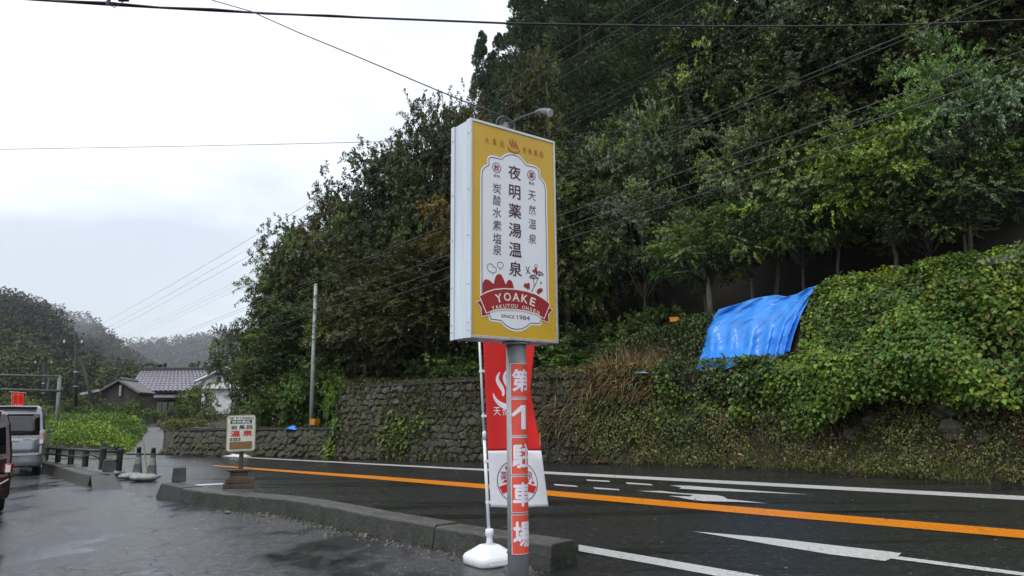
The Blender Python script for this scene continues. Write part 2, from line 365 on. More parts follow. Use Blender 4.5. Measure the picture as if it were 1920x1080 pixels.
def prof(a):
    """(d, z) control points of the cross-section at position a"""
    H = float(h1(a)); u = float(zU(a)) if a < 18 else H; l = float(led(a))
    if a > A_END: return [(0, 0.0), (.6, .02), (1.2, .06), (1.8, .1), (2.4, .14), (3.0, .2), (3.6, .26), (7, .6), (16, 1.1), (60, 1.7), (300, 4)]
    b = float(np.interp(a, [11, 13.5], [1, 0]))       # 1 = soft bank, 0 = upright wall
    p = [(0, 0.0), (.45*b+.06*(1-b), .5*H/2.8), (1.0*b+.22*(1-b), 1.7*H/2.8), (.95*b+.38*(1-b), H)]
    u = max(u, H+.04)
    p += [(p[3][0]+l, H+.03), (p[3][0]+l+float(np.interp(a, [4, 8], [1.35, .75])), u), (p[3][0]+l+float(np.interp(a, [4, 8], [1.8, 1.3])), u+.03)]
    d6 = p[6][0]
    return p+[(d6+3.5, u+.15), (d6+12, u+.4), (d6+60, u+.8), (300, u+3)]
def tz_ad(a, d):
    P = prof(a); z = float(np.interp(d, [q[0] for q in P], [q[1] for q in P]))
    d6 = P[6][0]+3.0
    if d > d6: z += min(float(sl(a-.45*d))*(d-d6), 46)
    return z
def tz(x, y):
    a, L = aL((x, y)); d = L-float(Lf(a))
    return 0.0 if d < 0 else tz_ad(a, d)
rng = np.random.default_rng(7)

# ground sheets
ground = MB(); ground.add([(-900, -60, -.06), (450, -60, -.06), (450, 950, -.06), (-900, 950, -.06)], [(0, 1, 2, 3)])
tag(ground.build('ground', MT['earth']), kind='structure')
# road: from the lot side to the foot of the far bank
as_ = np.concatenate([np.arange(-30, 40, 1.0), np.arange(40, 140, 5)])
rd = MB(); rd.grid([[(*xy(a, Lf(a)+.25), 0.0), (*xy(a, Lf(a)-8), 0.0), (*xy(a, -2 if a < 25 else max(-2, Lf(a)-20)), 0.0)] for a in as_])
tag(rd.build('road', MT['road']), kind='structure')
# kerb line, measured along its top front edge
KZ = .26
kerb_px = [(302, 907), (340, 915), (420, 925), (500, 931), (547, 936), (620, 949), (693, 964), (850, 990), (1035, 1018)]
kf = [gp(x, y, KZ) for x, y in kerb_px]
lkerb_px = [(10, 858), (79, 868), (110, 874), (144, 884), (170, 889)]
lk = [gp(x, y, KZ) for x, y in lkerb_px]
# parking lot sheet on the near side of the kerb
e0 = kf[-1]; kd = (kf[-1]-kf[-2]).normalized()
lot = [Vector((p.x, p.y, .004)) for p in kf]+[Vector((e0.x+.4, e0.y-.6, .004)), Vector((1.6, 5.0, .004)), Vector((3.5, 1.0, .004)), Vector((8, -20, .004)), Vector((-60, -20, .004)), Vector((-60, 40, .004))]+[Vector((p.x, p.y, .004)) for p in lk]
b = MB(); b.add(lot, [tuple(range(len(lot)))]); tag(b.build('parking_lot', MT['lot']), kind='structure')

def offs(pts, w):
    out = []
    for i, p in enumerate(pts):
        d = pts[min(i+1, len(pts)-1)]-pts[max(i-1, 0)]; d.z = 0; d.normalize(); out.append(Vector((p.x-d.y*w, p.y+d.x*w, p.z)))
    return out
def kerb_strip(front, w, z, batter, sub=4):
    pts = []
    for i in range(len(front)-1):
        for k in range(sub): pts.append(front[i].lerp(front[i+1], k/sub))
    pts.append(front[-1]); bk = offs(pts, w); ft = offs(pts, -batter); bf = offs(pts, w+batter)
    r = random.Random(3); rows = []
    for i in range(len(pts)):
        j = lambda s=.008: r.uniform(-s, s)
        rows.append([(ft[i].x+j(), ft[i].y+j(), -.03), (pts[i].x+j(), pts[i].y+j(), z-.025+j()), (pts[i].x*.93+bk[i].x*.07, pts[i].y*.93+bk[i].y*.07, z+j(.004)), (pts[i].x*.07+bk[i].x*.93, pts[i].y*.07+bk[i].y*.93, z+j(.004)), (bk[i].x, bk[i].y, z-.025), (bf[i].x, bf[i].y, -.03)])
    m = MB(); m.grid(rows); n = 6; m.f += [tuple(range(6)), tuple(len(m.v)-6+k for k in range(6))[::-1]]
    return m
def kerb_run(front, w, z, batter, length=3.4):
    fine = []
    for i in range(len(front)-1):
        n = max(2, int((front[i+1]-front[i]).length/.16))
        for k in range(n): fine.append(front[i].lerp(front[i+1], k/n))
    fine.append(front[-1]); cur = []; acc = 0; r = random.Random(12); lim = length
    for i, p in enumerate(fine):
        if cur: acc += (p-cur[-1]).length
        cur.append(p)
        if (acc > lim and i < len(fine)-4) or i == len(fine)-1:
            seg = list(cur); d0 = (seg[1]-seg[0]).normalized(); d1 = (seg[-1]-seg[-2]).normalized(); seg[0] = seg[0]+d0*.009; seg[-1] = seg[-1]-d1*.009
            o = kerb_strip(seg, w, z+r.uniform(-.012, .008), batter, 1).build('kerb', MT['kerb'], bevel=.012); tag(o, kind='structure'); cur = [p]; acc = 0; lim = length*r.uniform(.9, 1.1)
# the run bends so that the right-hand side of travel is the road side
kerb_run(kf[1:], .36, KZ, .035)
t_ = kf[0]; w0 = kf[1]; sd_ = (offs(kf, .36)[1]-kf[1])
m = MB(); dirr = (kf[0]-kf[1]); dirr.z = 0
A0, A1 = kf[1], kf[1]+sd_; B0 = kf[0]; B1 = kf[0]+sd_
F = lambda p, z: Vector((p.x, p.y, z))
m.add([F(A0, -.03), F(A1, -.03), F(A0, KZ+.012), F(A1, KZ+.012), F(B0+dirr*.28, -.03), F(B1+dirr*.28, -.03), F(B0, KZ+.012), F(B1, KZ+.012)], [(0, 1, 3, 2), (2, 3, 7, 6), (6, 7, 5, 4), (0, 2, 6, 4), (1, 5, 7, 3), (0, 4, 5, 1)])
tag(m.build('kerb_end', MT['kerbdark'], bevel=.015), kind='structure')
# left run with the fence and its sloped end
kerb_run(lk, .40, KZ, .05)
pe = [gp(170, 889, KZ), gp(212, 885, KZ), gp(231, 918, 0), gp(173, 917, 0)]
bk_ = [p+Vector((-.3, .55, 0)) for p in pe]
m = MB(); m.add([F(pe[0], KZ), F(pe[1], KZ), F(pe[2], -.03), F(pe[3], -.03), F(bk_[0], KZ), F(bk_[1], KZ), F(bk_[2], -.03), F(bk_[3], -.03)], [(0, 1, 2, 3), (0, 4, 5, 1), (1, 5, 6, 2), (0, 3, 7, 4), (4, 7, 6, 5)])
tag(m.build('kerb_end', MT['kerbdark'], bevel=.012), kind='structure')

# painted markings
def marking(polys, m, name='road_marking', z=.006):
    b = MB()
    for poly in polys:
        v = [gp(x, y, z) for x, y in poly]; b.add(v, [tuple(range(len(v)))])
    return tag(b.build(name, m), kind='structure')
def band(top, bot): return [[top[i], top[i+1], bot[i+1], bot[i]] for i in range(len(top)-1)]
marking(band([(400, 872), (440, 874.8), (480, 877.7), (700, 892), (920, 908.5), (1027, 919.5), (1400, 951), (1920, 994), (2300, 1026)], [(400, 873.2), (440, 877), (480, 880.6), (700, 898), (920, 917), (1027, 929), (1400, 963), (1920, 1009), (2300, 1043)]), MT['orange_paint'], 'centre_line')
marking(band([(430, 855), (500, 859), (640, 866), (860, 877), (1024, 884), (1400, 903), (1920, 930), (2300, 950)], [(430, 856.3), (500, 860.6), (640, 868), (860, 880), (1024, 888.5), (1400, 909), (1920, 937.5), (2300, 959)]), MT['white_paint'], 'edge_line')
marking(band([(1085, 1021), (1250, 1049), (1430, 1080), (1700, 1126)], [(1085, 1033), (1220, 1057), (1345, 1080), (1600, 1127)]), MT['white_paint'], 'edge_line')
c7 = lambda a, b_: (980+a/2.0426, 820+b_/2.0426)
def m7(*p): return [c7(*q) for q in p]
marking([m7((118, 178), (205, 185), (212, 190), (125, 184)), m7((243, 161), (330, 166), (336, 171), (248, 166)), m7((270, 191), (366, 198), (372, 203), (276, 197)), m7((395, 172), (492, 179), (498, 184), (400, 178))], MT['white_paint'])
marking([m7((563, 184), (632, 185), (1096, 219), (960, 213), (700, 203), (600, 196), (608, 191))], MT['white_paint'], 'lane_arrow')
marking([m7((440, 205), (530, 205), (600, 213), (745, 222), (770, 227), (783, 236), (940, 253), (830, 247), (690, 244), (640, 238), (600, 230), (560, 224), (640, 226), (655, 221), (560, 214))], MT['white_paint'], 'lane_arrow')
marking([m7((655, 360), (940, 384), (1452, 443), (1436, 455), (1920, 517), (2400, 575), (2400, 592), (1920, 530), (1410, 464), (1388, 473), (1180, 448), (960, 412))], MT['white_paint'], 'lane_arrow')
marking([[(335, 910), (430, 905), (440, 907), (345, 912)]], MT['white_paint'])

# bank and wooded slope: one lofted sheet
rows = []
acol = np.concatenate([np.arange(-38, -6, 4.0), np.arange(-6, 33, .33), np.arange(33, 60, 3), np.arange(60, 141, 16)])
r2 = np.random.default_rng(5)
for a in acol:
    P = prof(a); d6 = P[6][0]
    ds = []
    for i in range(6):
        for k in range(4): ds.append(P[i][0]*(1-k/4)+P[i+1][0]*k/4)
    zs = []
    for i in range(6):
        for k in range(4): zs.append(P[i][1]*(1-k/4)+P[i+1][1]*k/4)
    far = d6+np.array([0, 1, 2, 3, 4.5, 6, 9, 12, 16, 21, 27, 34, 42, 52, 65, 80, 110, 160, 230])
    col = []
    for d, z in zip(ds, zs):
        z += 0 if d == 0 else float(r2.normal()*.03); x_, y_ = xy(a, Lf(a)+d); col.append((x_, y_, z-.02))
    for d in far:
        x_, y_ = xy(a, Lf(a)+d); col.append((x_, y_, tz_ad(a, d)+float(r2.normal()*.05)*min(1, d/6)-.02))
    rows.append(col)
m = MB(); m.grid(rows); tag(m.build('bank', MT['earth'], smooth=True), kind='structure')
# pale concrete rim on top of the bank
rm = [(*xy(a, Lf(a)+prof(a)[5][0]-.02), float(zU(a))) for a in np.arange(-4, 5.2, .6)]
m = MB()
for i in range(len(rm)-1):
    p, q = Vector(rm[i]), Vector(rm[i+1]); n_ = Vector((N_DIR[0], N_DIR[1], 0))*.3
    m.add([p-Vector((0, 0, .05)), q-Vector((0, 0, .05)), q+Vector((0, 0, .17)), p+Vector((0, 0, .17)), p+n_-Vector((0, 0, .05)), q+n_-Vector((0, 0, .05)), q+n_+Vector((0, 0, .17)), p+n_+Vector((0, 0, .17))], [(0, 1, 2, 3), (3, 2, 6, 7), (5, 4, 7, 6)])
tag(m.build('terrace_kerb', mat('pale_concrete', (.34, .33, .30, 1), .8, .3, 4, bump=.4)), kind='structure')
# path climbing to the houses
def onT(px, py, y0=12.0, y1=160.0, dy=.25):
    """where the line of sight meets the land"""
    d = ray(px, py); Y = y0
    while Y < y1:
        p = CP+d*(Y/d[1])
        if p[2] <= tz(p[0], p[1]): return Vector(p)
        Y += dy
    return Vector(p)
pl = [(236, 853), (250, 842), (262, 830), (270, 818), (276, 809), (280, 803)]; pr = [(303, 853), (305, 842), (306, 830), (307, 818), (306, 809), (304, 803)]
b = MB(); rowsP = []
for (x0, y0), (x1, y1) in zip(pl, pr):
    g0, g1 = onT(x0, y0), onT(x1, y1); rr = []
    for t in (0, .2, .4, .6, .8, 1):
        p = g0.lerp(g1, t); p.z = tz(p.x, p.y)+.05; rr.append(p)
    rowsP.append(rr)
b.grid(rowsP); tag(b.build('path', MT['path'], smooth=True), kind='structure')

# ------------------------------------------------------------------ stone walls
def wall_pt(a, r, H, out=0.0):
    P = prof(a); z = r*H; d = float(np.interp(z, [P[0][1], P[1][1], P[2][1], P[3][1]], [P[0][0], P[1][0], P[2][0], P[3][0]]))
    x_, y_ = xy(a, Lf(a)+d-out); return Vector((x_, y_, z))
def stone_wall(a0, a1, label, sw, sh, singles, cap=True):
    mid = wall_pt((a0+a1)/2, 0, 1); t = thing('stone_wall', (mid.x, mid.y, 0), label, 'wall'); inv = Vector((mid.x, mid.y, 0))
    m = MB(); n = int((a1-a0)/.5)+1
    m.grid([[wall_pt(a0+(a1-a0)*i/n, r, float(h1(a0+(a1-a0)*i/n))+.02, -.0+.015)-inv for i in range(n+1)] for r in (0, .25, .5, .75, 1)])
    m.build('wall_core', MT['moss_mortar'], t)
    H0 = float(h1((a0+a1)/2)); nr = int(H0/sh); nc = int((a1-a0)/sw); rr = random.Random(int(a0*10))
    jit = {}
    def corner(i2, j3):
        k = (i2, j3)
        if k not in jit: jit[k] = (rr.uniform(-.30, .30)*sw, rr.uniform(-.30, .30)*sh)
        return jit[k]
    geo = []
    for j in range(nr):
        for i in range(nc):
            # staggered six-sided cells leaning into diamonds
            u0 = i+(.5 if j % 2 else 0)
            cells = [(u0, j-.18), (u0+.5, j+.18-.36), (u0+1, j-.18+.0), (u0+1, j+.82), (u0+.5, j+1.18), (u0, j+.82)]
            cells[0] = (u0, j+.18); cells[1] = (u0+.5, j-.18); cells[2] = (u0+1, j+.18); 
            pts = []
            for cu, cv in cells:
                jx, jy = corner(round(cu*2), round(cv*50)); pts.append((a0+cu*sw+jx, cv*sh+jy))
            ca = sum(p[0] for p in pts)/6; cz = sum(p[1] for p in pts)/6
            if ca > a1-.05 or ca < a0 or cz < .02 or cz > float(h1(ca))+.02: continue
            o1, o2 = rr.uniform(.02, .08), rr.uniform(.05, .15); sk = rr.uniform(-.09, .09); dep = []
            for sc, out in ((.95, -.02), (.9, o1), (.55, o2)):
                ring = []
                for pa, pz in pts:
                    H = float(h1(ca)); aa = ca+(pa-ca)*sc; zz = max(0, min(H+.06, cz+(pz-cz)*sc))
                    ring.append(wall_pt(min(max(aa, a0), a1), zz/H, H, out+sk*(pa-ca)/sw*(out > 0)+rr.uniform(-.012, .012)))
                dep += ring
            f = [(k, (k+1) % 6, 6+(k+1) % 6, 6+k) for k in range(6)]+[(6+k, 6+(k+1) % 6, 12+(k+1) % 6, 12+k) for k in range(6)]+[tuple(range(12, 18))]
            geo.append((ca, cz, dep, f))
    geo.sort(key=lambda g: g[0]); rest = MB()
    for q, (ca, cz, dep, f) in enumerate(geo):
        if q < singles:
            c = Vector(dep[0]); b = MB(); b.add([p-c for p in dep], f); o = b.build('stone', MT['stone'], t); o.location = c-inv
        else: rest.add([p-inv for p in dep], f)
    if rest.v: tag(rest.build('stones', MT['stone'], t), kind='stuff')
    if cap:
        m = MB(); rw = []
        for i in range(n+1):
            a = a0+(a1-a0)*i/n; H = float(h1(a)); p = wall_pt(a, 1, H, .10)-inv; q = wall_pt(a, 1, H, -.30)-inv; dz = rr.uniform(-.035, .02)
            rw.append([p+Vector((0, 0, -.06)), p+Vector((0, 0, .04+dz)), q+Vector((0, 0, .05+dz)), q+Vector((0, 0, -.06))])
        m.grid(rw); m.build('coping', MT['kerb'], t)
    return t
tall_wall = stone_wall(11.6, A_STEP-.1, 'tall mossy rubble retaining wall behind the road, below the dark trees', .29, .235, 300)
low_wall = stone_wall(A_STEP+.2, A_END-.05, 'low rubble retaining wall beside the path, behind the small notice sign', .34, .24, 0)

# ------------------------------------------------------------------ vegetation meshes
def tint_mix(base, rngv, n, var=.3, hue=.18):
    base = np.asarray(base)[:, :3] if np.ndim(base) == 2 else np.tile(np.asarray(base)[:3], (n, 1))
    b = rngv.lognormal(0, var, (n, 1)); h = 1+rngv.normal(0, hue, (n, 3))*np.array([1, .25, .5])
    return np.clip(base*b*h, .002, .8)
G_DARK, G_MID, G_LIGHT, G_YEL, G_GREY, G_BROWN = (.036, .058, .020), (.075, .118, .030), (.145, .205, .05), (.12, .15, .025), (.145, .19, .105), (.085, .058, .026)

def crown_mesh(name, seed, R, nb, ns, nl, L, W, droop, pal, spray=.75, flat=.0, up=.15, lumps=.28, inner=.5):
    r = np.random.default_rng(seed); R = np.array(R)
    k = np.arange(nb)+.5; ph = np.arccos(1-1.72*k/nb); th = math.pi*(1+5**.5)*k+r.normal(0, .25, nb)
    D = np.stack([np.cos(th)*np.sin(ph), np.sin(th)*np.sin(ph), np.cos(ph)], 1)
    rad = r.uniform(inner, 1.0, nb)*(1+r.normal(0, lumps*.5, nb)); B = D*rad[:, None]*R
    bp = np.array([pal[i] for i in r.choice(len(pal), nb, p=None)]); bb = r.lognormal(0, .22, (nb, 1))
    idx = np.repeat(np.arange(nb), ns); n = len(idx)
    lump = R.mean()*lumps*r.uniform(.55, 1.25, nb)
    off = nrm(r.normal(size=(n, 3)))*(r.uniform(.1, 1, (n, 1))**.5)*lump[idx][:, None]; off[:, 2] *= (1-flat)
    st = B[idx]+off; sd = nrm(nrm(off)*.7+D[idx]*.6+r.normal(0, .35, (n, 3))+np.array([0, 0, up]))
    sl_ = spray*r.uniform(.6, 1.25, n)
    li = np.repeat(np.arange(n), nl); m = len(li); t = np.tile(np.arange(nl)/nl, n)+r.uniform(0, .08, m)
    base = st[li]+sd[li]*(sl_[li]*t)[:, None]; base[:, 2] -= droop*(t**2)*sl_[li]
    side = nrm(np.cross(sd[li], r.normal(size=(m, 3))))
    d = nrm(sd[li]*.6+side*.8+np.array([0, 0, -droop*.9])+r.normal(0, .2, (m, 3)))
    hint = nrm(np.array([0, 0, .75])+(nrm(off)*.55+D[idx]*.35)[li]+r.normal(0, .4, (m, 3)))
    V, F, q = leaf_geo(base, d, L*r.uniform(.6, 1.25, m), W*r.uniform(.7, 1.2, m), hint)
    tn = tint_mix((bp*bb)[idx[li]], r, m, .26, .14)
    return fast_mesh(name, V, F, np.repeat(tn, q, 0)), B
def trunk_mesh(name, seed, B, H0, r0, up=.3, nlimb=26, fork=.5):
    """tapered trunk with limbs reaching for the boughs; crown centre is the origin of B, trunk foot at -H0"""
    r = random.Random(seed); m = MB(); top = up*max(b_[2] for b_ in B)
    pts = [Vector((r.uniform(-.12, .12)*(i > 0), r.uniform(-.12, .12)*(i > 0), -H0+(H0+top)*i/7)) for i in range(8)]
    m.tube(pts, [r0*(1.25 if i == 0 else 1-.11*i) for i in range(8)], 9)
    for b_ in sorted(B, key=lambda q: r.random())[:nlimb]:
        b_ = Vector(b_); s = pts[r.choice([3, 4, 5, 6, 7])]
        s = Vector((s.x, s.y, min(s.z, b_.z-.2) if b_.z > -H0*.6 else s.z)); s.z = max(s.z, -H0*.7)
        mid = s.lerp(b_, .5)+Vector((r.uniform(-.2, .2), r.uniform(-.2, .2), r.uniform(.0, .4)))
        ra = r0*r.uniform(.22, .42); m.tube([s, s.lerp(mid, .5)+Vector((0, 0, .1)), mid, b_], [ra, ra*.8, ra*.6, ra*.2], 5)
    me = bpy.data.meshes.new(name); me.from_pydata(m.v, [], m.f); me.polygons.foreach_set('use_smooth', [True]*len(me.polygons)); me.materials.append(MT['bark']); return me
TREE = {}
def kind(key, seed, R, H0, r0, mat_='leaf', nlimb=26, **kw):
    cm, B = crown_mesh('crown_'+key, seed, R, **kw); cm.materials.append(MT[mat_])
    TREE[key] = (cm, trunk_mesh('trunk_'+key, seed, B, H0, r0, nlimb=nlimb), H0, R)
G_MID, G_LIGHT = (.064, .092, .027), (.10, .135, .04)
kind('oak', 11, (2.4, 2.4, 5.0), 5.9, .17, nb=84, ns=22, nl=24, L=.165, W=.082, droop=.26, lumps=.27, spray=.6, flat=.35, pal=[G_DARK, G_DARK, G_MID, G_MID, (.05, .06, .022)])
kind('oak2', 12, (2.6, 2.4, 4.5), 5.3, .19, nb=80, ns=22, nl=24, L=.17, W=.08, droop=.32, lumps=.28, spray=.62, flat=.35, pal=[G_DARK, G_MID, G_MID, G_LIGHT, (.055, .062, .022)])
G_MID, G_LIGHT = (.078, .122, .030), (.15, .21, .05)
kind('broad', 13, (3.4, 3.4, 3.0), 6.3, .14, mat_='leaf_gloss', nb=58, ns=24, nl=26, L=.12, W=.082, droop=.2, flat=.6, pal=[G_GREY, G_MID, G_GREY, G_LIGHT, G_DARK], spray=.55, lumps=.27)
kind('broad2', 14, (3.8, 3.4, 2.8), 6.0, .13, mat_='leaf_gloss', nb=56, ns=24, nl=26, L=.125, W=.078, droop=.28, flat=.62, pal=[G_MID, G_DARK, G_GREY, G_LIGHT], spray=.6, lumps=.28)
kind('shrub', 15, (1.3, 1.3, 1.05), 1.0, .05, nb=34, ns=11, nl=16, L=.13, W=.06, droop=.25, pal=[G_MID, G_DARK, G_LIGHT], spray=.4, nlimb=16)

def cedar(key, seed, H=20.0, Rb=2.7):
    r = np.random.default_rng(seed); n = 230
    t = r.uniform(0.12, 1, n)**.9; th = r.uniform(0, 6.283, n)
    Rr = Rb*(1-t)**.62*r.uniform(.62, 1.1, n)+.02
    C = np.stack([np.cos(th)*Rr, np.sin(th)*Rr, t*H-Rr*.25], 1); rad = .10+.98*(1-t)**.7*r.uniform(.7, 1.25, n)
    k = 110; i = np.repeat(np.arange(n), k); m = len(i); o = nrm(r.normal(size=(m, 3)))
    base = C[i]+o*(rad[i]*r.uniform(.6, 1, m))[:, None]*np.array([.8, .8, 1.25])
    out = np.stack([np.cos(th), np.sin(th), np.full(n, .1)], 1)
    d = nrm(o*.6+out[i]*.5+np.array([0, 0, .45])+r.normal(0, .3, (m, 3)))
    V, F, q = leaf_geo(base, d, r.uniform(.2, .42, m)*(.55+.45*(1-t[i])), r.uniform(.07, .12, m), o+r.normal(0, .5, (m, 3)))
    tn = tint_mix(np.array([(.05, .082, .046), (.066, .10, .052), (.08, .118, .06)])[r.choice(3, n)][i], r, m, .25, .1)
    me = fast_mesh('crown_'+key, V, F, np.repeat(tn, q, 0)); me.materials.append(MT['needle'])
    b = MB(); b.tube([(0, 0, -1), (0, 0, H*.5), (0, 0, H*.97)], [.24, .15, .03], 8)
    for j in range(0, n, 4):
        b.tube([(0, 0, C[j][2]-.3*Rr[j]), tuple(C[j])], [.04, .012], 4, cap=False)
    tm = bpy.data.meshes.new('trunk_'+key); tm.from_pydata(b.v, [], b.f); tm.materials.append(MT['bark'])
    TREE[key] = (me, tm, 0, (Rb, Rb, H))
cedar('cedar', 21); cedar('cedar2', 22, 20, 3.1)

def tree(key, loc, label, group=None, rz=0, s=(1, 1, 1), color=(1, 1, 1), name='tree', cat='tree', sink=.1):
    cm, tm, H0, R = TREE[key]
    t = thing(name, loc, label, cat, group, rz)
    for nm, me in (('trunk', tm), ('crown', cm)):
        o = bpy.data.objects.new(nm, me); COL.objects.link(o); o.parent = t
        o.location = (0, 0, H0*s[2]-sink if H0 else -sink); o.scale = s; o.color = (*color, 1)
        if nm == 'crown' and False: tag(o, kind='stuff')
    return t
def tree_px(key, px, Y, top, wpx, label, group=None, color=(1, 1, 1), name='tree', low=None, base=None):
    """tree standing on the land at depth Y in the direction of px, its top at row `top`, its crown wpx wide"""
    R = TREE[key][3]; H0 = TREE[key][2]
    d = ray(px, 700); x_ = d[0]/d[1]*Y; zb = tz(x_, Y) if base is None else base
    zt = at(px, top, Y).z; s = wpx*Y/FPX/(2*R[0]*1.12)
    hz = (zt-zb)/((H0+R[2]*1.08) if H0 else R[2])
    r = random.Random(int(px*7+Y)); c = tuple(v*r.uniform(.9, 1.1) for v in color)
    return tree(key, (x_, Y, zb), label, group, r.uniform(0, 6.28), (s, s*r.uniform(.9, 1.1), hz), c, name)

# ------------------------------------------------------------------ trees
OL = (1.15, 1.02, .85); BR = (1.75, 1.05, .72); DK = (.8, .85, .85); YG = (1.5, 1.45, .7)
gL = 'dark trees standing in the wood behind the stone walls'
lab = lambda s: s
for a_ in [
    ('broad', 437, 37, 590, 95, 'small dark tree at the left end of the wood, before the far blue hill', None, DK),
    ('oak2', 530, 39, 400, 165, 'leafy tree with ragged left outline rising over the overhead wires, left edge of the wood', None, OL),
    ('oak', 566, 34, 545, 190, 'dark tree directly behind the pale green pole', None, (1, 1, 1)),
    ('oak2', 640, 38, 305, 190, 'olive tree whose top meets the thin level wire', None, OL),
    ('oak', 715, 36, 240, 190, 'dark bushy tree top left of the tall sign, below the drooping cable', None, DK),
    ('oak2', 690, 31, 440, 230, 'dark tree with a bare grey trunk standing on the stone wall', None, (1, 1, 1)),
    ('oak', 806, 34, 146, 175, 'tree with feathery long leaves reaching up to the drooping cable', None, OL),
    ('oak2', 868, 37, 150, 160, 'russet brown tree behind the top corner of the tall sign', None, BR),
    ('oak', 800, 29, 430, 220, 'dark brownish tree close behind the tall sign on its left side', None, (1.1, .92, .8)),
    ('oak2', 905, 30, 330, 210, 'brown-leaved tree hidden behind the tall sign', None, BR),
    ('oak', 1000, 35, 62, 150, 'olive brown tree standing in front of the cedars above the sign lamp', None, (1.35, 1.1, .8)),
    ('oak2', 1062, 30, 300, 200, 'dark tree with brownish leaves at the right edge of the tall sign', None, (1.15, .95, .75)),
    ('oak2', 508, 33.5, 650, 140, 'low dark tree in front of the white gabled house', None, OL),
    ('oak', 590, 45, 380, 190, 'dark tree in the second row of the wood behind the pole', None, DK),
    ('oak2', 760, 46, 250, 190, 'dark tree in the second row of the wood above the stone wall', None, DK),
    ]:
    tree_px(a_[0], a_[1], a_[2], a_[3], a_[4], a_[5], a_[6], a_[7])
gC = 'tall cedars on the wooded slope'
for px, Y, top, w, lb in [
    (905, 57, 60, 72, 'slim pointed cedar, leftmost of the cedars, tip against the white sky'), (938, 58, 64, 74, 'slim pointed cedar, second from the left, just short of the tall ones'),
    (985, 52, -40, 112, 'tall dark cedar whose left side stands against the white sky'),
    (1048, 54, -70, 120, None), (1105, 50, -90, 130, None), (1165, 50, -90, 128, None), (1225, 48, -110, 130, None), (1290, 47, -110, 140, None), (1350, 50, -90, 130, None),
    (1015, 62, -30, 110, None), (1075, 62, -60, 110, None), (1140, 60, -80, 120, None), (1200, 60, -90, 120, None), (1260, 58, -80, 120, None), (1420, 50, -60, 130, None)]:
    tree_px('cedar' if px % 2 else 'cedar2', px, Y, top, w*2.0, lb or 'tall dark cedar in the row above the broadleaf trees', gC, (1, 1, 1), 'cedar')
for a_ in [
    ('broad', 1120, 33, 225, 240, 'grey-green tree right of the sign lamp, below the cedars', (1, 1, 1)),
    ('broad2', 1520, 23.6, 330, 230, 'low green tree hanging over the right end of the blue sheet', (1.1, 1.15, .85)),
    ('broad', 1770, 21.2, 330, 230, 'low dark tree under the bright one above the vine-covered bank', (.85, .9, .8)),
    ('broad2', 1235, 31, 175, 260, 'grey-green tree below the middle of the cedars', (1.0, 1.05, 1.05)),
    ('broad', 1215, 28, 330, 260, 'leafy tree spreading low above the stone wall, left of the forked tree', (.9, .95, .95)),
    ('broad2', 1395, 31, 40, 290, 'yellow-green topped tree at the right end of the cedars', YG),
    ('broad', 1470, 24.6, 165, 300, 'pale-leaved tree crossed by the bundle of wires', (1.1, 1.1, 1.15)),
    ('broad2', 1590, 22.9, 245, 280, 'bright yellow-green tree above the blue sheet', YG),
    ('broad', 1420, 24.3, 345, 230, 'low green tree above the left end of the blue sheet', (1.1, 1.2, .8)),
    ('broad2', 1700, 21.8, 215, 300, 'green tree overhanging the top of the vine-covered bank', (1.35, 1.35, .75)),
    ('broad', 1835, 20.7, 235, 280, 'dark green tree overhanging the right end of the bank', (.9, .95, .8)),
    ('broad2', 1850, 20.6, 70, 300, 'pale grey-green tree in the upper right corner', (1.2, 1.25, 1.35)),
    ('broad', 1560, 28, -60, 320, 'tall leafy tree behind, high above the blue sheet', (.9, .95, .8)),
    ('broad2', 1690, 25.5, -80, 320, 'brownish tree high above the vine-covered bank', (1.2, .95, .7)),
    ('broad', 1880, 24, -120, 320, 'tall dark tree behind the pale grey-green one in the upper right corner', (1.1, .95, .75)),
    ('broad', 2060, 20, 60, 340, 'tree beyond the right edge with branches over the bank', (1, 1, .9)),
    ]:
    tree_px(a_[0], a_[1], a_[2], a_[3], a_[4], a_[5], None, a_[6])
forked = tree_px('broad2', 1330, 25.2, 400, 250, 'small tree with a pale forked trunk just left of the blue sheet', None, (.95, 1, .9))
# the pale forked stem that shows below its leaves
p0 = at(1331, 584, 25.0); M_ = MB()
q = lambda x, y, Y=25.0: at(x, y, Y)-forked.location
M_.tube([q(1332, 590), q(1330, 560), q(1327, 530), q(1318, 500), q(1322, 470, 24.8)], [.11, .10, .085, .07, .05], 8)
M_.tube([q(1327, 530), q(1312, 515, 24.7), q(1290, 508, 24.4), q(1262, 512, 24.2)], [.055, .05, .035, .015], 6)
M_.tube([q(1320, 505), q(1308, 485), q(1290, 465, 25.2)], [.05, .04, .02], 6)
M_.tube([q(1322, 475), q(1330, 452, 25), q(1345, 430, 25)], [.045, .03, .015], 6)
import mathutils
o = M_.build('stem', mat('pale_bark', (.15, .135, .12, 1), .8, .4, 5, bump=.5), None, smooth=True)
o.parent = forked; o.matrix_parent_inverse = Matrix.Identity(4)
o.matrix_local = Matrix.Rotation(-forked.rotation_euler.z, 4, 'Z')
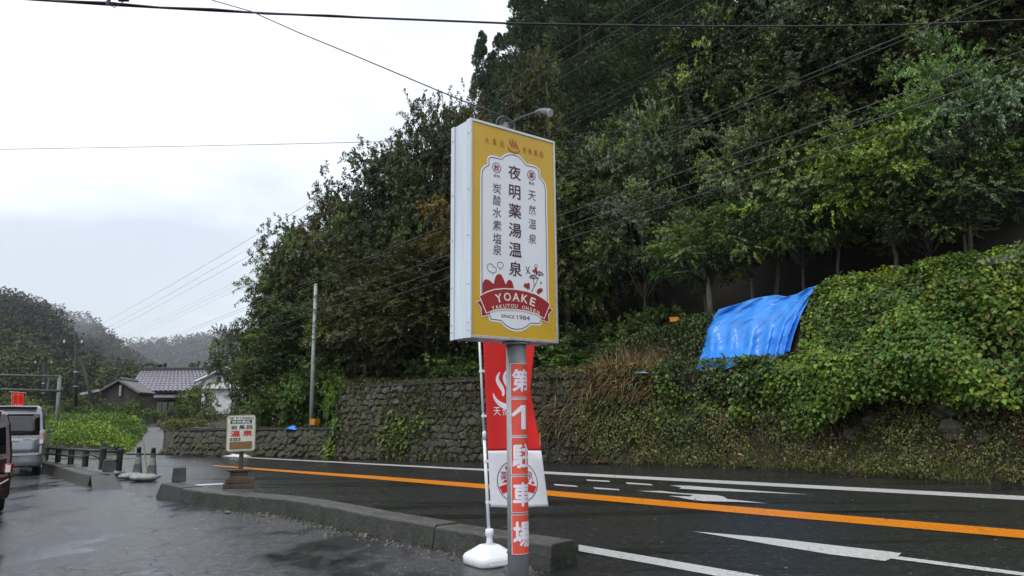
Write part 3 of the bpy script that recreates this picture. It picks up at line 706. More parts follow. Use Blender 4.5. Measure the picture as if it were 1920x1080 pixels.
# second row in the depth of the wood: closes the view between the trunks
gB = 'trees deep in the wood'
r = random.Random(4)
for i in range(46):
    a = r.uniform(-9, 22); d = r.uniform(8.5, 22) if a < 7 else r.uniform(7.5, 12)
    u_ = r.random(); x_, y_ = xy(a, Lf(a)+d); z_ = tz(x_, y_); s = r.uniform(.95, 1.35); g_ = r.uniform(.45, .62)  # darker leaf tint puts the shade of the deep wood into the colour
    v_ = np.array([x_, y_, z_+9.5*s])-CP; pyt = 540-FPX*(v_@C_U)/(v_@_fw); pxt = 960+FPX*(v_@C_R)/(v_@_fw)
    if pxt < 1350 and pyt < 250 or pxt < 960: continue
    tree(r.choice(['oak', 'oak2', 'broad']), (x_, y_, z_), 'tree deep in the wooded slope, tinted darker for shade', gB, r.uniform(0, 6), (s, s, s*r.uniform(.9, 1.1)), (g_, g_, g_*.9))
# undergrowth
gS = 'shrubs along the foot of the wood'
for px, Y, top, w, c in [(470, 33, 742, 80, (1, 1, 1)), (520, 31, 715, 130, DK), (560, 32, 690, 120, OL), (600, 31, 665, 130, (.9, 1, .9)), (540, 36, 650, 150, DK), (640, 33, 640, 150, DK), (670, 36, 600, 160, DK), (760, 33, 640, 170, DK), (740, 38, 560, 190, DK), (830, 29, 650, 120, (.9, 1.05, 1)), (870, 31, 590, 160, DK), (880, 28, 670, 120, (.8, 1, .9)), (940, 30, 600, 150, DK), (1010, 31, 590, 160, DK), (1080, 29, 610, 170, DK), (1090, 27.5, 650, 130, (.8, 1, .8)), (1170, 29, 590, 170, DK), (1240, 27, 560, 130, DK), (640, 29.5, 690, 70, (1.2, 1.5, .8))]:
    tree_px('shrub', px, Y, top, w, 'dark leafy shrub in the undergrowth at the foot of the wood', gS, c, 'shrub')

# ------------------------------------------------------------------ vines, weeds and dry grass on the bank
def bank_pts(n, a0, a1, zlo, zhi, seed, tail=1.2):
    """random points on the bank face, with outward normals"""
    r = np.random.default_rng(seed); A = r.uniform(a0, a1, n); out = np.zeros((n, 3)); N = np.zeros((n, 3)); zz = np.zeros(n)
    bins = np.round(A*4)/4
    for ab in np.unique(bins):
        I = np.where(bins == ab)[0]; P = np.array(prof(float(ab))[:7]); P = np.vstack([P, P[-1]+[tail, .05]])
        seg = np.hypot(*np.diff(P, axis=0).T); cum = np.concatenate([[0], np.cumsum(seg)]); t = r.uniform(0, cum[-1], len(I))
        d = np.interp(t, cum, P[:, 0]); z = np.interp(t, cum, P[:, 1]); t1 = np.clip(t-.75, 0, cum[-1]); t2 = np.clip(t+.75, 0, cum[-1]); 
        td, tzz = np.interp(t2, cum, P[:, 0])-np.interp(t1, cum, P[:, 0]), np.interp(t2, cum, P[:, 1])-np.interp(t1, cum, P[:, 1]); l = np.maximum(np.hypot(td, tzz), 1e-4); nd, nz = -tzz/l, td/l
        LL = np.array([Lf(v) for v in A[I]])+d
        out[I, 0] = A[I]*A_DIR[0]+LL*N_DIR[0]; out[I, 1] = A[I]*A_DIR[1]+LL*N_DIR[1]; out[I, 2] = z
        N[I, 0] = nd*N_DIR[0]; N[I, 1] = nd*N_DIR[1]; N[I, 2] = nz+.12; zz[I] = z
    k = (zz >= zlo) & (zz <= zhi)
    return out[k], nrm(N)[k], A[k], zz[k]
def scatter(name, parts, m, label=None):
    V = []; F = []; T = []; o = 0
    for v, f, t in parts: V.append(v); F.append(f+o); T.append(t); o += len(v)
    me = fast_mesh(name, np.concatenate(V), np.concatenate(F), np.concatenate(T)); me.materials.append(m)
    ob = bpy.data.objects.new(name, me); COL.objects.link(ob); ob['kind'] = 'stuff'; return ob
def vine_leaves(n, a0, a1, zlo, zhi, seed, pal, L, W, bulge, keep=None, lump=1.3, dark=1.0, thick=.35):
    r = np.random.default_rng(seed); p, N, A, z = bank_pts(n, a0, a1, zlo, zhi, seed)
    q = np.stack([A, z*1.2, np.zeros_like(z)], 1); lm = vnoise(q, lump, seed)
    k = r.uniform(size=len(p)) < (keep(A, z, lm) if keep else .3+lm)
    p, N, A, z, lm = p[k], N[k], A[k], z[k], lm[k]; m = len(p)
    b = bulge(A, z) if callable(bulge) else bulge
    base = p+N*((b*lm)+thick*(r.uniform(0, 1, m)**1.6)-.05)[:, None]
    d = nrm(np.array([0, 0, -.75])+N*.55+r.normal(0, .5, (m, 3))); hint = nrm(N*.8+np.array([0, 0, .7])+r.normal(0, .35, (m, 3)))
    sz = r.uniform(.45, 1.15, m)+.35*(r.uniform(size=m) < .15)
    V, F, kk = leaf_geo(base, d, L*sz*r.uniform(.9, 1.1, m), W*sz*r.uniform(.9, 1.1, m), hint, heart=True)
    pal = np.array(pal); w = np.clip((vnoise(q[k], .55, seed+1)*len(pal)).astype(int), 0, len(pal)-1)
    w = np.where(r.uniform(size=m) < .3, r.integers(0, len(pal), m), w)
    dark = dark*(.72+.56*vnoise(q[k], .8, seed+2))[:, None]
    pw = pal[w].copy(); br = r.uniform(size=m) < .035; pw[br] = (.15, .11, .035)
    tn = tint_mix(pw, r, m, .28, .15)*dark
    return V, F, np.repeat(tn, kk, 0)
def g_bell(x, c, w): return np.exp(-((x-c)/w)**2)
VG = [(.075, .14, .022), (.105, .175, .026), (.145, .215, .03), (.055, .10, .02)]
VY = [(.16, .235, .022), (.21, .27, .024), (.13, .20, .024)]
VD = [(.045, .075, .026), (.065, .10, .032), (.055, .085, .024)]
thr = lambda A: .95+.25*np.sin(A*1.7)+.85*g_bell(A, 3.0, 1.5)
up_k = lambda A, z, lm: np.clip(2.0*lm-.36, .05, 1)*smooth(thr(A)-.25, thr(A)+.5, z)
bul = lambda A, z: (.55+.55*g_bell(z, 2.3+.5*np.sin(A*.9+1), 1.2)*smooth(8.5, 5, A))*(1-.6*smooth(3.9, 4.7, z))*(1-.92*((A > 6) & (A < 10.2) & (z > 2.45)))
# keep the leaves off the blue sheet
tarp_rows = [[(1348, 580), (1372, 573), (1392, 567), (1412, 560), (1432, 556), (1455, 553), (1475, 556), (1495, 551), (1515, 540), (1533, 535)],
             [(1336, 596), (1362, 588), (1385, 585), (1408, 580), (1430, 577), (1453, 574), (1472, 572), (1490, 568), (1507, 560), (1522, 552)],
             [(1324, 622), (1350, 612), (1375, 610), (1400, 608), (1425, 606), (1448, 604), (1464, 604), (1480, 601), (1492, 595), (1503, 588)],
             [(1317, 655), (1342, 648), (1368, 646), (1394, 645), (1420, 642), (1442, 640), (1456, 638), (1470, 634), (1480, 628), (1490, 622)],
             [(1306, 695), (1335, 693), (1360, 690), (1385, 686), (1410, 680), (1434, 675), (1448, 676), (1462, 670), (1472, 664), (1480, 658)]]
Lb = float(Lf(8.3)); Lrow = [Lb+2.75, Lb+2.35, Lb+2.05, Lb+1.75, Lb+1.35]
_t0 = [onL(*q[0], l) for q, l in zip(tarp_rows, Lrow)]; _t1 = [onL(*q[-1], l) for q, l in zip(tarp_rows, Lrow)]
def off_sheet(A, z, m=.0):
    zz = [p.z for p in _t0][::-1]; amax = np.interp(z, zz, [aL(p)[0] for p in _t0][::-1]); zz1 = [p.z for p in _t1][::-1]; amin = np.interp(z, zz1, [aL(p)[0] for p in _t1][::-1])
    return 1-1.0*((A > amin+m) & (A < amax+.12) & (z > 2.93))
scatter('vine_leaves', [
    vine_leaves(185000, -5, 8.4, .5, 5.6, 31, VG, .115, .105, bul, lambda A, z, lm: up_k(A, z, lm)*off_sheet(A, z, -.35), lump=1.15),
    vine_leaves(45000, -5, 6.6, 3.6, 5.6, 32, VY, .095, .085, .30, lambda A, z, lm: np.clip(lm-.1, 0, 1)*.8*off_sheet(A, z, -.35)),
    vine_leaves(40000, 8.0, 12.8, .7, 3.1, 33, VG+VD, .10, .09, lambda A, z: .28*(1-.8*((A < 10.2) & (z > 2.6))), lambda A, z, lm: np.clip(lm+.15, 0, 1)*off_sheet(A, z, -.35)*smooth(.7, 2.0, z)*(1-smooth(10.4, 12.6, A))),
    vine_leaves(30000, 9.2, 14.5, 2.9, 4.6, 34, VD, .10, .085, lambda A, z: .3*smooth(9.3, 10.3, A), lambda A, z, lm: np.clip(lm+.3, 0, 1)*off_sheet(A, z, -.4)*(1-.95*((A < 10.0) & (z > 2.7) & (z < 3.0)))),
    vine_leaves(12000, -4, 1.6, .3, 2.4, 35, VG+VD, .115, .105, .3, lambda A, z, lm: np.clip(lm, 0, 1)),
    vine_leaves(26000, -5, 3.6, 3.2, 5.2, 37, VG+VY, .105, .095, .3, lambda A, z, lm: .45+.4*lm),
    vine_leaves(1500, 6.5, 10.5, 2.85, 3.1, 36, VG, .10, .09, .1, None),
    ], MT['leaf_wet'])
WD = [(.12, .14, .038), (.14, .105, .05), (.095, .105, .035), (.15, .20, .045), (.12, .075, .042)]
scatter('weed_leaves', [
    vine_leaves(120000, -6, 12.8, 0, 1.7, 41, WD, .065, .05, .2, lambda A, z, lm: np.clip(lm*1.2, 0, 1)*.75, thick=.3, lump=2.2),
    vine_leaves(16000, 8.5, 13.2, .3, 2.8, 42, [(.07, .10, .03), (.10, .13, .036)], .085, .065, .3, lambda A, z, lm: np.clip(lm, 0, 1), thick=.25),
    vine_leaves(26000, -6, 9, .9, 2.4, 48, [(.05, .045, .025), (.06, .065, .028), (.09, .07, .04)], .07, .05, .12, lambda A, z, lm: np.clip(lm-.15, 0, 1)*.8, thick=.2),
    ], MT['leaf'])
rk = random.Random(17)
for k in range(16):
    a = rk.uniform(.2, 5.4); z = rk.uniform(.7, 1.75); P = prof(a); d = float(np.interp(z, [q[1] for q in P[:4]], [q[0] for q in P[:4]])); x_, y_ = xy(a, Lf(a)+d-.02)
    rr_ = rk.uniform(.14, .34); bmk = bmesh.new(); bmesh.ops.create_icosphere(bmk, subdivisions=2, radius=rr_)
    for v in bmk.verts:
        n_ = v.co.normalized(); f_ = 1+.22*math.sin(n_.x*5+k)*math.cos(n_.y*4+k*2)+.12*math.sin(n_.z*7+k); v.co = Vector((v.co.x*1.25*f_, v.co.y*f_*.8, v.co.z*.8*f_))
    me = bpy.data.meshes.new('rock'); bmk.to_mesh(me); bmk.free(); o = finish('rock', me, MT['stone']); o.location = (x_, y_, z); o.rotation_euler = (rk.uniform(-.4, .4), rk.uniform(-.4, .4), rk.uniform(0, 3))
    tag(o, 'dark rock showing through the weeds under the creeper-covered bank', 'rock', 'rocks in the hollow of the bank')
# creepers on the stone wall
scatter('wall_creeper', [
    vine_leaves(10500, 18.3, 20.9, 0, 2.2, 43, [(.085, .125, .018), (.11, .15, .02), (.07, .105, .02)], .15, .12, .08, lambda A, z, lm: g_bell(A, 19.5+.25*(1.2-z), .8)*smooth(2.3, 1.0, z)*np.clip(lm+.3, 0, 1)*.9, thick=.14),
    vine_leaves(6500, 20.8, 23.6, 0, 3.0, 44, VG, .13, .11, .2, lambda A, z, lm: g_bell(A, 22.5, .45)*np.clip(lm+.4, 0, 1), thick=.3),
    vine_leaves(5000, 21.0, 25, 0, 1.2, 45, [(.05, .07, .02), (.07, .09, .025)], .10, .08, .1, lambda A, z, lm: np.clip(lm-.1, 0, 1)*g_bell(A, 22.6, 1.3), thick=.2),
    vine_leaves(85000, 12.0, 22.8, 0, 3.1, 46, [(.055, .062, .024), (.075, .06, .032), (.062, .085, .025), (.05, .046, .024)], .075, .055, .05, lambda A, z, lm: np.clip(lm*1.7-.45, 0, 1)*.85+.15, thick=.15, lump=1.5),
    vine_leaves(34000, 12.2, 22.7, 2.35, 2.98, 49, [(.06, .08, .028), (.08, .07, .035), (.085, .11, .03)], .10, .07, .12, lambda A, z, lm: np.clip(lm*1.7-.4, 0, 1), thick=.30, lump=1.3),
    vine_leaves(9000, 12.5, 32, 0, .4, 47, [(.05, .06, .022), (.075, .055, .03)], .08, .06, .12, None, thick=.15),
    ], MT['leaf'])
def blades(n, a0, a1, zlo, zhi, seed, pal, L, W, keep=None, out=.5, up=.9, droop=.8):
    r = np.random.default_rng(seed); p, N, A, z = bank_pts(n, a0, a1, zlo, zhi, seed)
    if keep is not None:
        k = r.uniform(size=len(p)) < keep(A, z); p, N, A, z = p[k], N[k], A[k], z[k]
    m = len(p); d = nrm(N*out+np.array([0, 0, up])+r.normal(0, .35, (m, 3))); s = nrm(np.cross(d, r.normal(size=(m, 3))))
    bend = nrm(N*.6+np.array([0, 0, -droop])+r.normal(0, .3, (m, 3)))
    V, F, k = blades_geo(p, d, L*r.uniform(.5, 1.3, m), W*r.uniform(.6, 1.2, m), bend, s)
    return V, F, np.repeat(tint_mix(np.array(pal)[r.integers(0, len(pal), m)], r, m, .3, .12), k, 0)
scatter('verge_grass', [
    blades(1500, -5, 8.5, 1.2, 2.4, 53, [(.10, .12, .035), (.12, .09, .045), (.07, .05, .03)], .75, .014, None, out=.9, up=.05, droop=1.7),
    blades(64000, -6, 13, 0, 1.4, 51, [(.19, .26, .05), (.13, .17, .04), (.24, .28, .06), (.19, .14, .065)], .27, .015, lambda A, z: .25+.7*np.exp(-z*2.2), out=.7),
    blades(9000, -5, 12.5, .3, 2.1, 52, [(.13, .10, .055), (.10, .07, .04), (.09, .09, .04)], .42, .018, None, out=.6, up=.3, droop=1.3),
    ], MT['dry'])
# the dead grass clump hanging over the wall
cl_a = (11.0, 13.4)
px_c = onL(1115, 720, float(Lf(12.2))+.3)
cg = thing('dry_grass_clump', (px_c.x, px_c.y, 0), 'tangled clump of dead brown grass hanging over the bank right of the flag', 'dry grass')
def clump(name, parts):
    V = []; F = []; T = []; o = 0
    for v, f, t in parts: V.append(v); F.append(f+o); T.append(t); o += len(v)
    me = fast_mesh(name, np.concatenate(V)-np.array([px_c.x, px_c.y, 0]), np.concatenate(F), np.concatenate(T)); me.materials.append(MT['dry'])
    ob = bpy.data.objects.new(name, me); COL.objects.link(ob); ob.parent = cg; ob['kind'] = 'stuff'
DRY = [(.20, .135, .065), (.14, .08, .04), (.27, .21, .115), (.11, .05, .026), (.12, .115, .05)]
clump('blades', [
    blades(9000, 10.8, 13.6, 1.9, 3.25, 61, DRY, .60, .036, lambda A, z: g_bell(A, 12.1, .85), out=1.0, up=.45, droop=1.5),
    blades(3400, 10.9, 14.6, .8, 2.6, 62, DRY, .52, .030, lambda A, z: .2+.8*vnoise(np.column_stack([A, z, z*0]), 2.0, 5), out=.7, up=-.1, droop=1.6),
    blades(1500, 11.0, 13.0, 2.6, 3.4, 63, DRY[:3], .55, .024, None, out=.4, up=1.0, droop=.2),
    blades(500, 10.9, 14.8, .2, 1.2, 64, DRY, .5, .02, None, out=.6, up=.1, droop=1.2)])
# bright bushes left of the path, yellow-green field behind the low wall
def land_leaves(n, fx, seed, pal, L, W, hfun):
    r = np.random.default_rng(seed); P = fx(r, n); P = P[clear_path(P)]; z = np.array([tz(x, y) for x, y in P]); h = hfun(P, r)*np.clip(clear_path(P, True)/1.4, .12, 1)
    base = np.column_stack([P, z+h]); m = len(base); d = nrm(r.normal(0, .7, (m, 3))+np.array([0, 0, -.1])); hint = nrm(np.array([0, 0, 1.])+r.normal(0, .4, (m, 3)))
    V, F, k = leaf_geo(base, d, L*r.uniform(.6, 1.3, m), W*r.uniform(.6, 1.3, m), hint)
    w = np.clip((vnoise(np.column_stack([P, h]), .6, seed)*len(pal)).astype(int), 0, len(pal)-1)
    return V, F, np.repeat(tint_mix(np.array(pal)[w], r, m, .3, .12), k, 0)
def in_ad(a0, a1, d0, d1, side=0):
    def f(r, n):
        a = r.uniform(a0, a1, n); d = r.uniform(d0, d1, n)
        if side: k = (a-path_a(d))*side > .6; a, d = a[k], d[k]
        L = Lf(a)+d
        return np.column_stack([a*A_DIR[0]+L*N_DIR[0], a*A_DIR[1]+L*N_DIR[1]])
    return f
def lumps(sc, hmax, seed): return lambda P, r: hmax*vnoise(np.column_stack([P, np.zeros(len(P))]), sc, seed)*(.35+.65*r.uniform(0, 1, len(P))**.4)
_pc = [((Vector(r_[0])+Vector(r_[-1]))/2, (Vector(r_[0])-Vector(r_[-1])).length/2) for r_ in rowsP]
_pa = [(aL(c_[0])[0], aL(c_[0])[1]-float(Lf(aL(c_[0])[0]))) for c_ in _pc]
def path_a(d): return np.interp(d, [q[1] for q in _pa], [q[0] for q in _pa])
def clear_path(P, dist=False):
    dm = np.full(len(P), 9.)
    for k in range(len(_pc)-1):
        for f in (0, .25, .5, .75):
            c = _pc[k][0].lerp(_pc[k+1][0], f); w = .62*(_pc[k][1]*(1-f)+_pc[k+1][1]*f)
            dm = np.minimum(dm, np.hypot(P[:, 0]-c.x, P[:, 1]-c.y)-w)
    return dm if dist else dm > .1
scatter('field_plants', [
    land_leaves(44000, in_ad(33.2, 66, -.15, 9, 1), 71, [(.085, .16, .02), (.12, .21, .022), (.16, .25, .028)], .16, .09, lumps(.38, 1.45, 3)),
    land_leaves(22000, in_ad(23, 48, .5, 17, -1), 72, [(.13, .14, .028), (.11, .13, .022), (.17, .16, .035)], .09, .022, lumps(.7, .22, 4)),
    ], MT['leaf'])

#@@STAGE2
# ------------------------------------------------------------------ lettering and flat print
_dg = None
def text_bm(s, weight=0.0, res=3):
    cu = bpy.data.curves.new('t', 'FONT'); cu.body = s; cu.size = 1; cu.offset = weight; cu.resolution_u = res
    o = bpy.data.objects.new('t', cu); COL.objects.link(o); bpy.context.view_layer.update()
    me = bpy.data.meshes.new_from_object(o.evaluated_get(bpy.context.evaluated_depsgraph_get()))
    bpy.data.objects.remove(o); bpy.data.curves.remove(cu)
    b = bmesh.new(); b.from_mesh(me); bpy.data.meshes.remove(me); return b
def bold_bm(s, wt=.03, res=2):
    bs = []
    for k, (dx, dy) in enumerate(((0, 0), (wt, 0), (-wt, 0), (0, wt), (0, -wt))):
        b = text_bm(s, 0, res)
        for v in b.verts: v.co.x += dx; v.co.y += dy; v.co.z = .00012*k
        bs.append(b)
    return bm_join(bs)
def bm_fit(b, cx, cz, w, h, slant=0):
    xs = [v.co.x for v in b.verts]; ys = [v.co.y for v in b.verts]; x0, x1, y0, y1 = min(xs), max(xs), min(ys), max(ys)
    for v in b.verts:
        u = (v.co.x-(x0+x1)/2)/max(x1-x0, 1e-6)*w; t = (v.co.y-(y0+y1)/2)/max(y1-y0, 1e-6)*h
        v.co = Vector((cx+u+slant*t, cz+t, v.co.z))
    return b
def bm_cut(b, step):
    for ax in (0, 1):
        n = Vector((1, 0, 0)) if ax == 0 else Vector((0, 1, 0)); c = [v.co[ax] for v in b.verts]; k = math.floor(min(c)/step)+1
        while k*step < max(c):
            bmesh.ops.bisect_plane(b, geom=b.verts[:]+b.edges[:]+b.faces[:], plane_co=n*(k*step), plane_no=n); k += 1
    return b
def bm_poly(poly):
    b = bmesh.new(); vs_ = [b.verts.new((p[0], p[1], 0)) for p in poly]; f = b.faces.new(vs_)
    bmesh.ops.triangulate(b, faces=[f], ngon_method='EAR_CLIP'); return b
def bm_join(bs):
    out = bmesh.new()
    for b in bs:
        mp = {v: out.verts.new(v.co) for v in b.verts}
        for f in b.faces:
            try: out.faces.new([mp[v] for v in f.verts])
            except ValueError: pass
        b.free()
    return out
def strip_poly(pts, w, closed=False):
    P = [Vector((p[0], p[1])) for p in pts]; n = len(P); L_, R2 = [], []
    for i in range(n):
        a = P[(i-1) % n] if closed or i else P[i]; c = P[(i+1) % n] if closed or i < n-1 else P[i]
        d = (c-a); d = d.normalized() if d.length > 1e-9 else Vector((1, 0)); m = Vector((-d.y, d.x)); ww = w[i] if hasattr(w, '__len__') else w
        L_.append(P[i]+m*ww/2); R2.append(P[i]-m*ww/2)
    b = bmesh.new(); A = [b.verts.new((p.x, p.y, 0)) for p in L_]; B = [b.verts.new((p.x, p.y, 0)) for p in R2]
    for i in range(n if closed else n-1):
        j = (i+1) % n
        try: b.faces.new([A[i], A[j], B[j], B[i]])
        except ValueError: pass
    return b
def circle_pts(cx, cz, r, n=28): return [(cx+r*math.cos(2*math.pi*k/n), cz+r*math.sin(2*math.pi*k/n)) for k in range(n)]
def put(b, name, m, parent, fn):
    """lay flat print (x right, y up) on a surface through fn(x, y) -> point"""
    for v in b.verts:
        x, y, z = v.co; p = Vector(fn(x, y))
        if z: p += (Vector(fn(x+.002, y))-p).cross(Vector(fn(x, y+.002))-p).normalized()*z
        v.co = p
    me = bpy.data.meshes.new(name); b.to_mesh(me); b.free(); return finish(name, me, m, parent)
def smooth_closed(pts, k=4):
    out = []; n = len(pts)
    for i in range(n):
        p0, p1, p2, p3 = [Vector(pts[(i+j-1) % n]) for j in range(4)]
        for q in range(k):
            t = q/k; out.append(tuple(.5*((2*p1)+(p2-p0)*t+(2*p0-5*p1+4*p2-p3)*t*t+(3*p1-p0-3*p2+p3)*t**3)))
    return out
def onsen(cx, cz, s):
    """hot spring mark: a bowl crescent and three wavy plumes"""
    bowl = []
    for k in range(21):
        a = math.pi*(1.03+.94*k/20); bowl.append((cx+math.cos(a)*s*.52, cz+math.sin(a)*s*.40))
    w = [s*(.03+.13*math.sin(math.pi*k/20)**.8) for k in range(21)]; bs = [strip_poly(bowl, w)]
    for dx, hh in ((-.24, .95), (0, 1.05), (.24, .95)):
        pts = []; ww = []
        for k in range(15):
            t = k/14; pts.append((cx+s*dx+s*.085*math.sin(t*6.0+.5)-s*.06*t, cz-s*.10+s*.68*hh*t)); ww.append(s*(.02+.115*math.sin(math.pi*min(1, t*.85+.12))))
        bs.append(strip_poly(pts, ww))
    return bm_join(bs)

# ------------------------------------------------------------------ the tall sign
YAW = .65010874; SU = Vector((math.cos(YAW), math.sin(YAW), 0)); SN = Vector((math.sin(YAW), -math.cos(YAW), 0)); SZ0 = 2.0684; SW, SH, ST = .9033, 1.8285, .2918
SC0 = Vector((.0309, 6.0, SZ0)); PX, PY = .030, 6.175; PR = .0845
sg = thing('roadside_sign', (PX, PY, 0), 'tall gold and white hot spring sign box on a grey post with red plates', 'sign'); sg0 = Vector((PX, PY, 0))
fc = lambda k: (lambda x, z: SC0-sg0+SU*x+Vector((0, 0, z))+SN*k)
f0 = fc(0)
def sbox(x0, x1, z0, z1, k0, k1):
    b = MB(); v = [fc(k)(x, z) for k in (k0, k1) for x, z in ((x0, z0), (x1, z0), (x1, z1), (x0, z1))]
    return b.add(v, [(0, 1, 2, 3), (4, 7, 6, 5), (0, 4, 5, 1), (1, 5, 6, 2), (2, 6, 7, 3), (3, 7, 4, 0)])
h_ = SW/2
sbox(-h_+.004, h_-.004, .004, SH-.004, -.006, -ST+.004).build('cabinet', MT['alu'], sg)
fr = MB()
for x0, x1, z0, z1 in ((-h_, -h_+.014, 0, SH), (h_-.014, h_, 0, SH), (-h_+.014, h_-.014, SH-.022, SH), (-h_+.014, h_-.014, 0, .022)): 
    s_ = sbox(x0, x1, z0, z1, -.012, .004); fr.add(s_.v, s_.f)
tag(fr, None) if False else fr.build('face_frame', MT['alu_trim'], sg, bevel=.002)
for x0, sgn in ((-h_, -1), (h_, 1)):
    for k0, k1 in ((.003, -.052), (-ST+.05, -ST)):
        tr = sbox(min(x0, x0+sgn*.006), max(x0, x0+sgn*.006), .0, SH, k0, k1).build('corner_trim', MT['alu'] if sgn < 0 else MT['alu_trim'], sg)
        for z in (.06, .12, .43, .83, 1.22, 1.70):
            if sgn < 0: scw = MB(); scw.box(fc((k0+k1)/2)(x0+sgn*.006, z), (.009, .009, .009)); scw.build('screw', MT['plastic_grey'], tr)
face = put(bm_poly([(-h_+.014, .022), (h_-.014, .022), (h_-.014, SH-.022), (-h_+.014, SH-.022)]), 'face_panel', MT['face_gold'], sg, fc(-.003))
up_pts = [(-.36, .30), (-.36, .959), (-.358, 1.366), (-.348, 1.405), (-.322, 1.442), (-.286, 1.461), (-.288, 1.507), (-.275, 1.535), (-.245, 1.549), (-.196, 1.552), (-.146, 1.55), (-.102, 1.59), (-.052, 1.613), (0, 1.619), (.052, 1.613), (.094, 1.588), (.132, 1.553), (.19, 1.556), (.245, 1.552), (.275, 1.535), (.288, 1.507), (.287, 1.465), (.322, 1.442), (.348, 1.405), (.358, 1.366), (.36, .959), (.36, .30)]
dn_pts = [(.345, .25), (.281, .19), (.272, .152), (.256, .141), (.156, .138), (.115, .105), (.06, .082), (0, .074), (-.06, .082), (-.115, .105), (-.156, .138), (-.256, .141), (-.272, .152), (-.283, .19), (-.345, .25)]
panel = up_pts+dn_pts
put(bm_poly(panel), 'white_panel', MT['print_white'], face, fc(-.0015))
def inset(pts, d):
    n = len(pts); out = []
    for i in range(n):
        a, b_ = Vector(pts[i-1]), Vector(pts[(i+1) % n]); t = (b_-a).normalized(); out.append((pts[i][0]+t.y*d, pts[i][1]-t.x*d))
    return out
put(strip_poly(inset(panel, .019), .0062, True), 'outline', MT['print_ink'], face, fc(0))
K1, K2, K3, K4 = .0005, .0015, .0025, .0035
for i, ch in enumerate('夜明薬湯温泉'):
    put(bm_fit(bold_bm(ch, .012), 0, [1.443, 1.270, 1.103, .935, .767, .601][i], .134 if ch != '明' else .122, .124), 'lettering', MT['print_ink'], face, fc(K1))
def column(s, x, zs, w, h): 
    for c, z in zip(s, zs): put(bm_fit(text_bm(c, .0), x, z, w*(.9 if c in '然酸' else 1), h, .06), 'lettering', MT['print_ink'], face, fc(K1))
column('炭酸水素塩泉', -.188, [1.268, 1.163, 1.058, .948, .838, .740], .088, .088)
column('天然温泉', .188, [1.272, 1.143, 1.018, .887], .084, .086)
for x, z, c, sm in ((-.19, 1.448, '飲', '飲用'), (.185, 1.455, '薬', '薬湯')):
    put(strip_poly(circle_pts(x, z, .043), .0055, True), 'roundel', MT['print_ink'], face, fc(K1))
    put(bm_fit(bold_bm(c, .015), x, z, .056, .056), 'lettering', MT['print_red'], face, fc(K1))
    put(bm_fit(text_bm(sm, 0), x, z-.072, .062, .025), 'lettering', MT['print_ink'], face, fc(K1))
put(onsen(-.003, 1.672, .125), 'hot_spring_mark', MT['print_brick'], face, fc(K1))
for c, x in zip('大風呂家族風呂', [-.289, -.211, -.131, .113, .174, .238, .303]): put(bm_fit(text_bm(c, .0), x, 1.671, .040, .052), 'lettering', MT['print_brick'], face, fc(K1))
put(bm_poly([(-.335, .30), (-.335, .44), (-.322, .47), (-.30, .483), (-.27, .477), (-.225, .45), (-.215, .49), (-.20, .525), (-.174, .541), (-.15, .535), (-.13, .51), (-.103, .457), (-.092, .48), (-.075, .50), (-.057, .502), (-.038, .49), (-.024, .455), (-.016, .40), (-.016, .30)]), 'mountains', MT['print_red'], face, fc(K1))
for pts in ([(-.289, .575), (-.284, .603), (-.258, .615), (-.235, .607), (-.229, .592), (-.205, .588), (-.199, .562), (-.212, .548), (-.228, .545), (-.232, .531), (-.243, .546), (-.268, .55)], [(-.187, .613), (-.18, .635), (-.155, .641), (-.132, .632), (-.128, .610), (-.142, .594), (-.156, .59), (-.16, .578), (-.168, .592), (-.183, .598)]):
    put(strip_poly(smooth_closed(pts, 3), .0045, True), 'cloud_outline', MT['print_ink'], face, fc(K1))
fl = [strip_poly([(.155, .40), (.197, .468), (.252, .559)], .006), strip_poly([(.197, .468), (.192, .535)], .005)]
for cx, cz in ((.192, .535), (.26, .572)):
    for k in range(7):
        a = R_(20+k*24); e_ = (cx+.04*math.cos(a), cz+.034*math.sin(a)); fl += [strip_poly([(cx, cz), e_], .0035), bm_poly(circle_pts(*e_, .0075, 8))]
fl += [strip_poly(circle_pts(.274, .512, .008, 10), .005, True), strip_poly([(.11, .637), (.128, .60), (.157, .577)], .008), strip_poly([(.148, .64), (.132, .60), (.116, .572)], .007)]
put(bm_join(fl), 'flower_sketch', MT['print_ink'], face, fc(K1))
put(bm_join([bm_poly([(.085, .475), (.10, .492), (.12, .488), (.135, .50), (.15, .492), (.15, .44), (.135, .448), (.125, .435), (.115, .452), (.09, .455)]), bm_poly([(.222, .425), (.235, .452), (.255, .462), (.285, .466), (.295, .45), (.28, .432), (.262, .418), (.24, .408)]), bm_poly([(.175, .60), (.19, .618), (.205, .622), (.212, .645), (.228, .64), (.236, .60), (.225, .584), (.212, .596), (.2, .586), (.19, .6)])]), 'red_leaves', MT['print_red'], face, fc(K1))
put(strip_poly(smooth_closed([(.205, .645), (.212, .664), (.232, .664), (.238, .645), (.222, .638)], 3), .004, True), 'bud', MT['print_ink'], face, fc(K1))
